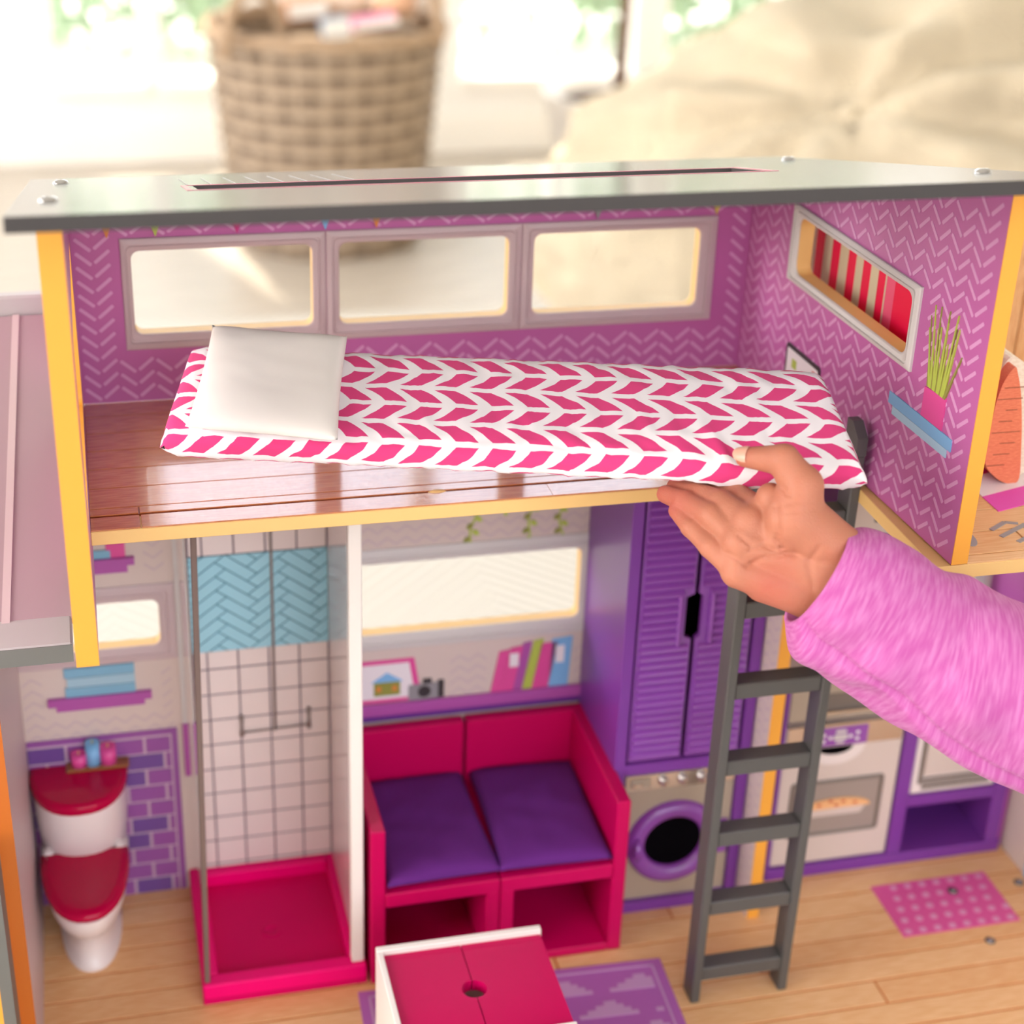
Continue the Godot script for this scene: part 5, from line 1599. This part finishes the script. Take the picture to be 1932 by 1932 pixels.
func sleeve(Pn: Node3D, O: Vector3) -> void:
	var S := [
		[Vector3(0.3271, 0.0213, 0.3131), Vector3(-0.0132, -0.0226, 0.0000)], [Vector3(0.3340, 0.0138, 0.3168), Vector3(-0.0152, -0.0311, 0.0000)], [Vector3(0.3471, 0.0053, 0.3224), Vector3(-0.0166, -0.0323, 0.0000)],
		[Vector3(0.3625, -0.0018, 0.3279), Vector3(-0.0154, -0.0336, 0.0000)], [Vector3(0.3798, -0.0121, 0.3335), Vector3(-0.0111, -0.0384, 0.0000)], [Vector3(0.3934, -0.0203, 0.3381), Vector3(-0.0054, -0.0426, 0.0000)],
		[Vector3(0.4099, -0.0287, 0.3427), Vector3(-0.0027, -0.0444, 0.0000)], [Vector3(0.4290, -0.0381, 0.3482), Vector3(0.0033, -0.0471, 0.0000)], [Vector3(0.4541, -0.0502, 0.3557), Vector3(0.0056, -0.0480, 0.0000)], [Vector3(0.4961, -0.0733, 0.3687), Vector3(0.0090, -0.0513, 0.0000)]]
	var cl := mat("sleeve_cloth", Color.WHITE, 0.95, 0.25)
	cl.albedo_texture = noise_tex(c8(186, 90, 158), c8(202, 122, 180), 51, 0.035, 3, 512, 0.5, 0.3)
	cl.uv1_scale = Vector3(0.35, 1.7, 1.0)
	cl.rim_enabled = true
	cl.rim = 0.2
	var fn := FastNoiseLite.new()
	fn.seed = 33
	fn.frequency = 1.0
	fn.fractal_octaves = 1
	var n := 144
	var mI := 90
	var rings := []
	for k in mI + 1:
		var t := float(k) / mI * (S.size() - 1)
		var i := mini(int(t), S.size() - 2)
		var fr := t - i
		var i0 := maxi(i - 1, 0)
		var i3 := mini(i + 2, S.size() - 1)
		var c: Vector3 = S[i][0].cubic_interpolate(S[i + 1][0], S[i0][0], S[i3][0], fr)
		var a: Vector3 = S[i][1].cubic_interpolate(S[i + 1][1], S[i0][1], S[i3][1], fr)
		var d0: Vector3 = S[i][0] - S[i0][0] if i > 0 else S[1][0] - S[0][0]
		var d1: Vector3 = S[i + 1][0] - S[i][0]
		var d2: Vector3 = S[i3][0] - S[i + 1][0] if i < S.size() - 2 else d1
		var ax: Vector3 = (d0 + d1).normalized().lerp((d1 + d2).normalized(), fr).normalized()
		var b := ax.cross(a).normalized() * a.length() * 0.86
		var ring := []
		for j in n:
			var an := TAU * j / n
			var p := c + a * cos(an) + b * sin(an)
			var out := (a * cos(an) + b * sin(an)).normalized()
			var amp := clampf(k / 8.0, 0.15, 1.0)
			p += out * amp * (fn.get_noise_2d(t * 0.35, cos(an) * 0.9 + sin(an) * 0.6) * 0.0034 + fn.get_noise_3d(t * 0.55 + cos(an) * 0.5, cos(an) * 0.8, sin(an) * 0.8) * 0.0020)
			# seam that runs along the underside
			p -= out * 0.0032 * exp(-pow((an - 5.35 + 0.10 * sin(t * 0.7)) / 0.065, 2.0)) * clampf(t * 2.0, 0.0, 1.0)
			ring.append(p - O)
		rings.append(ring)
	# turned-in cuff
	var inner := []
	var deep := []
	for j in n:
		var c: Vector3 = S[0][0] - O
		inner.append(c + (rings[0][j] - c) * 0.93 + Vector3(0.0006, -0.0003, 0))
		deep.append(c + (rings[0][j] - c) * 0.90 + Vector3(0.014, -0.008, 0.006))
	var all := [deep, inner]
	all.append_array(rings)
	var st := SurfaceTool.new()
	st.begin(Mesh.PRIMITIVE_TRIANGLES)
	for k in range(all.size() - 1):
		for j in n:
			var q := (j + 1) % n
			var u0 := float(j) / n * 2.0
			var u1 := float(j + 1) / n * 2.0
			var v0 := k / 90.0 * 2.0
			var v1 := (k + 1) / 90.0 * 2.0
			for o in [[k, j, u0, v0], [k + 1, q, u1, v1], [k, q, u1, v0], [k, j, u0, v0], [k + 1, j, u0, v1], [k + 1, q, u1, v1]]:
				st.set_uv(Vector2(o[2], o[3]))
				st.add_vertex(all[o[0]][o[1]])
	var ec := Vector3.ZERO
	for p in rings[-1]: ec += p / n
	for j in n:
		for p in [rings[-1][j], ec, rings[-1][(j + 1) % n]]:
			st.set_uv(Vector2(0.5, 0.5))
			st.add_vertex(p)
	st.index()
	st.generate_normals()
	part(Pn, "sleeve", st.commit(), cl)

# ------------------------------------------------------------------ things behind
func background() -> void:
	# pale chevron rug
	var R := thing("floor_rug", "large pale woven rug with faint grey chevrons on the floor behind the play house", "rug", "", Vector3(0, YR, 0))
	var cr := mat("rug_cloth", Color.WHITE, 0.95, 0.2)
	var im := Image.create(512, 512, false, Image.FORMAT_RGB8)
	for y in 512:
		for x in 512:
			var u := x / 512.0
			var d := absf(u - 0.5) * 2.0
			var s := fposmod(y / 512.0 * 18.0 + d * 9.0, 1.0)
			im.set_pixel(x, y, c8(182, 177, 169) if s < 0.4 else c8(216, 212, 205))
	cr.albedo_texture = ImageTexture.create_from_image(im)
	triplanar(cr, Vector3(2.0, 2.0, 2.0))
	box(R, "rug_cloth", Vector3(-0.6, 0, -2.12), Vector3(1.9, 0.008, 0.9), cr, 0.002)
	# wicker basket
	var bp := Vector3(0.515, YR, -2.62)
	var B := thing("wicker_basket", "tall grey-brown wicker basket with arched handles full of toys", "basket", "", bp)
	var st := SurfaceTool.new()
	st.begin(Mesh.PRIMITIVE_TRIANGLES)
	var n := 320
	var rows := 34
	var sub := 4
	var stk := 26
	var Hh := 0.455
	var col := [Color8(146, 126, 106).srgb_to_linear(), Color8(110, 94, 80).srgb_to_linear(), Color8(176, 156, 134).srgb_to_linear()]
	var ring := func(k: int) -> Array:
		var t := float(k) / (rows * sub)
		var y := t * Hh
		var r0 := lerpf(0.188, 0.240, pow(t, 0.8))
		var row := int(k / sub)
		var fr := float(k % sub) / sub
		var out := []
		for i in n:
			var a := TAU * i / n
			var wv := sin(a * stk / 2.0 * 1.0 + PI * row) * 0.006 + 0.0045 * sin(PI * fr)
			out.append(Vector3(cos(a) * (r0 + wv), y, sin(a) * (r0 + wv) * 0.82))
		return out
	var prev: Array = ring.call(0)
	for k in range(1, rows * sub + 1):
		var cur: Array = ring.call(k)
		var c: Color = col[(int((k - 1) / sub) * 7) % 3]
		for i in n:
			var j := (i + 1) % n
			var stake := 1.0 if absf(sin(i * TAU / n * stk / 2.0)) < 0.35 else 0.0
			st.set_color(c.lerp(col[2], stake * 0.6))
			face(st, [prev[i], prev[j], cur[j], cur[i]], Vector3(cur[i].x, 0, cur[i].z))
		prev = cur
	var wk := mat("wicker", Color.WHITE, 0.7)
	wk.vertex_color_use_as_albedo = true
	var body := part(B, "woven_body", fin(st), wk)
	body.set_meta("kind", "stuff")
	var rim := []
	for i in 49: rim.append(Vector3(cos(TAU * i / 48) * 0.244, Hh + 0.004 * sin(i * 2.4), sin(TAU * i / 48) * 0.244 * 0.82))
	var wm := mat("wicker_rim", c8(168, 142, 116), 0.7)
	part(B, "rim", tube(rim, [0.013], 10, false), wm)
	for s in [-1, 1]:
		var hd := []
		for i in 17:
			var a := PI * i / 16.0
			hd.append(Vector3(s * 0.215 + 0.003 * sin(i * 2.0), Hh - 0.02 + 0.105 * sin(a), 0.02 + cos(a) * 0.085) if s > 0 else Vector3(-0.160 + cos(a) * 0.062, Hh - 0.03 + 0.125 * sin(a), 0.130 - 0.03 * cos(a)))
		part(B, "handle", tube(hd, [0.013], 10), wm)
	box(B, "lining", Vector3(-0.16, Hh - 0.06, -0.12), Vector3(0.16, Hh - 0.04, 0.12), wm, 0.01)
	# toys in the basket
	var toy := [["toy_block", "tan wooden block standing in the basket beside its handle", "block", Vector3(-0.050, 0.045, 0.05), Vector3(0.085, 0.045, 0.05), c8(206, 150, 112)], ["toy_book", "slate blue picture book leaning out of the basket", "book", Vector3(0.000, 0.018, 0.13), Vector3(0.060, 0.050, 0.012), c8(126, 150, 176)], ["toy_book", "pink picture book lying across the basket top", "book", Vector3(0.078, 0.030, 0.12), Vector3(0.095, 0.022, 0.05), c8(226, 134, 176)]]
	for t in toy:
		var o := thing(t[0], t[1], t[2], "toys in the wicker basket", bp + Vector3(0, Hh, 0) + t[3])
		var mm := mat(t[1], t[5], 0.6)
		part(o, "cover", cbox(t[4], 0.004), mm, Transform3D(Basis(Vector3(0, 0, 1), 0.12), Vector3.ZERO))
		part(o, "pages", cbox(t[4] * Vector3(0.94, 0.7, 0.9), 0.002), M.room_trim, Transform3D(Basis(Vector3(0, 0, 1), 0.12), Vector3(0.004, 0.0, 0.004)))
	var plush := [["plush_bear", "cream plush toy lying in the basket behind the pink book", Vector3(0.040, 0.052, 0.00), 0.040, c8(240, 218, 196)], ["plush_bear", "tan plush toy slumped in the middle of the basket", Vector3(0.138, 0.048, 0.03), 0.036, c8(222, 178, 146)], ["plush_bear", "white plush toy hanging over the far side of the basket", Vector3(0.222, 0.035, -0.02), 0.030, c8(246, 236, 226)]]
	for t in plush:
		var o := thing(t[0], t[1], "plush toy", "toys in the wicker basket", bp + Vector3(0, Hh, 0) + t[2])
		var mm := mat(t[1], t[4], 0.95)
		var pr := []
		for i in 13: pr.append(Vector2(sin(PI * i / 12.0) * t[3], -cos(PI * i / 12.0) * t[3] * 0.8))
		part(o, "body", lathe(pr, 20, 1.25, 1.0), mm)
		var hdp := []
		for i in 13: hdp.append(Vector2(sin(PI * i / 12.0) * t[3] * 0.62, -cos(PI * i / 12.0) * t[3] * 0.6))
		part(o, "head", lathe(hdp, 18), mm, Transform3D(Basis(), Vector3(t[3] * 0.7, t[3] * 0.55, t[3] * 0.2)))
		for s in [-1, 1]: part(o, "ear", lathe(hdp, 12, 0.35, 0.25), mm, Transform3D(Basis().scaled(Vector3(1, 0.4, 1)), Vector3(t[3] * (0.7 + 0.45 * s), t[3] * 1.05, t[3] * 0.2)))
	# bean bag
	bean_bag()
	# potted tree by the window
	var T := thing("potted_tree", "slim brown tree trunk in a large white pot by the window", "potted tree", "", Vector3(1.235, YR, -2.86))
	part(T, "pot", lathe([Vector2(0, 0), Vector2(0.115, 0), Vector2(0.122, 0.01), Vector2(0.175, 0.235), Vector2(0.182, 0.250), Vector2(0.178, 0.256), Vector2(0.165, 0.252), Vector2(0.160, 0.225), Vector2(0, 0.225)], 48), M.pot_white)
	part(T, "soil", lathe([Vector2(0.1605, 0.222), Vector2(0.10, 0.232), Vector2(0, 0.234)], 32), M.soil)
	part(T, "trunk", tube([Vector3(0, 0.22, 0), Vector3(0.004, 0.45, 0.004), Vector3(-0.004, 0.8, 0), Vector3(0.006, 1.15, 0)], [0.017, 0.014, 0.013, 0.010], 14), M.bark)
	var ls := new_st()
	for i in 260:
		var c := Vector3(clampf(rng.randfn() * 0.16, -0.3, 0.3), 1.25 + rng.randfn() * 0.16, clampf(rng.randfn() * 0.16, -0.3, 0.3))
		var u := Vector3(rng.randf() - 0.5, rng.randf() - 0.6, rng.randf() - 0.5).normalized() * 0.05
		var w := u.cross(Vector3(rng.randf() - 0.5, rng.randf() - 0.5, rng.randf() - 0.5)).normalized() * 0.018
		face(ls, [c - u, c + w, c + u, c - w], u.cross(w))
	var cw := part(T, "crown", fin(ls), M.leaf_green)
	cw.set_meta("kind", "stuff")

func bean_bag() -> void:
	var Bg := thing("bean_bag", "large fluffy cream bean bag with a tufted centre filling the corner behind the house", "bean bag", "", Vector3(1.62, YR, -1.75))
	var st := SurfaceTool.new()
	st.begin(Mesh.PRIMITIVE_TRIANGLES)
	var fn := FastNoiseLite.new()
	fn.seed = 8
	fn.frequency = 1.0
	fn.fractal_octaves = 2
	var nu := 150
	var nv := 90
	var tuft := Vector3(-0.562, 0.70, 0.44).normalized()
	var tx := tuft.cross(Vector3.UP).normalized()
	var ty := tx.cross(tuft).normalized()
	var pt := func(i: int, j: int) -> Vector3:
		var a := TAU * i / nu
		var b := PI * j / nv
		var d := Vector3(sin(b) * cos(a), cos(b), sin(b) * sin(a))
		var r := 1.0
		var s := Vector2(d.dot(tx), d.dot(ty))
		var ang := s.angle()
		var dist := acos(clampf(d.dot(tuft), -1.0, 1.0))
		r -= 0.10 * exp(-pow(dist / 0.16, 2.0))
		r += 0.05 * cos(ang * 7.0 + sin(dist * 3.0)) * exp(-pow((dist - 0.45) / 0.36, 2.0))
		r += 0.05 * fn.get_noise_3dv(d * 2.6) + 0.025 * fn.get_noise_3dv(d * 6.0) + 0.008 * fn.get_noise_3dv(d * 15.0)
		var p := d * r * Vector3(0.86, 0.455, 0.60)
		p.y = maxf(p.y, -0.23) + 0.23
		return p
	for j in nv:
		for i in nu:
			var q := [pt.call(i, j), pt.call(i + 1, j), pt.call(i + 1, j + 1), pt.call(i, j + 1)]
			var ctr: Vector3 = (q[0] + q[2]) / 2.0
			var o := ctr - Vector3(0, 0.22, 0)
			if j == 0: face(st, [q[0], q[2], q[3]], o)
			elif j == nv - 1: face(st, [q[0], q[1], q[2]], o)
			else: face(st, q, o)
	var fm := mat("fleece", c8(222, 207, 180), 0.95, 0.2)
	fm.rim_enabled = true
	fm.rim = 0.6
	bump(fm, 61, 0.06, 1.2, 4)
	triplanar(fm, Vector3(4, 4, 4))
	part(Bg, "cover", fin(st), fm)
	part(Bg, "button", lathe([Vector2(0, -0.004), Vector2(0.02, 0.0), Vector2(0.016, 0.008), Vector2(0, 0.012)], 18), fm, Transform3D(Basis(tx, tuft, -ty), Vector3(0, 0.23, 0) + tuft * Vector3(0.86, 0.455, 0.60) * 0.90))
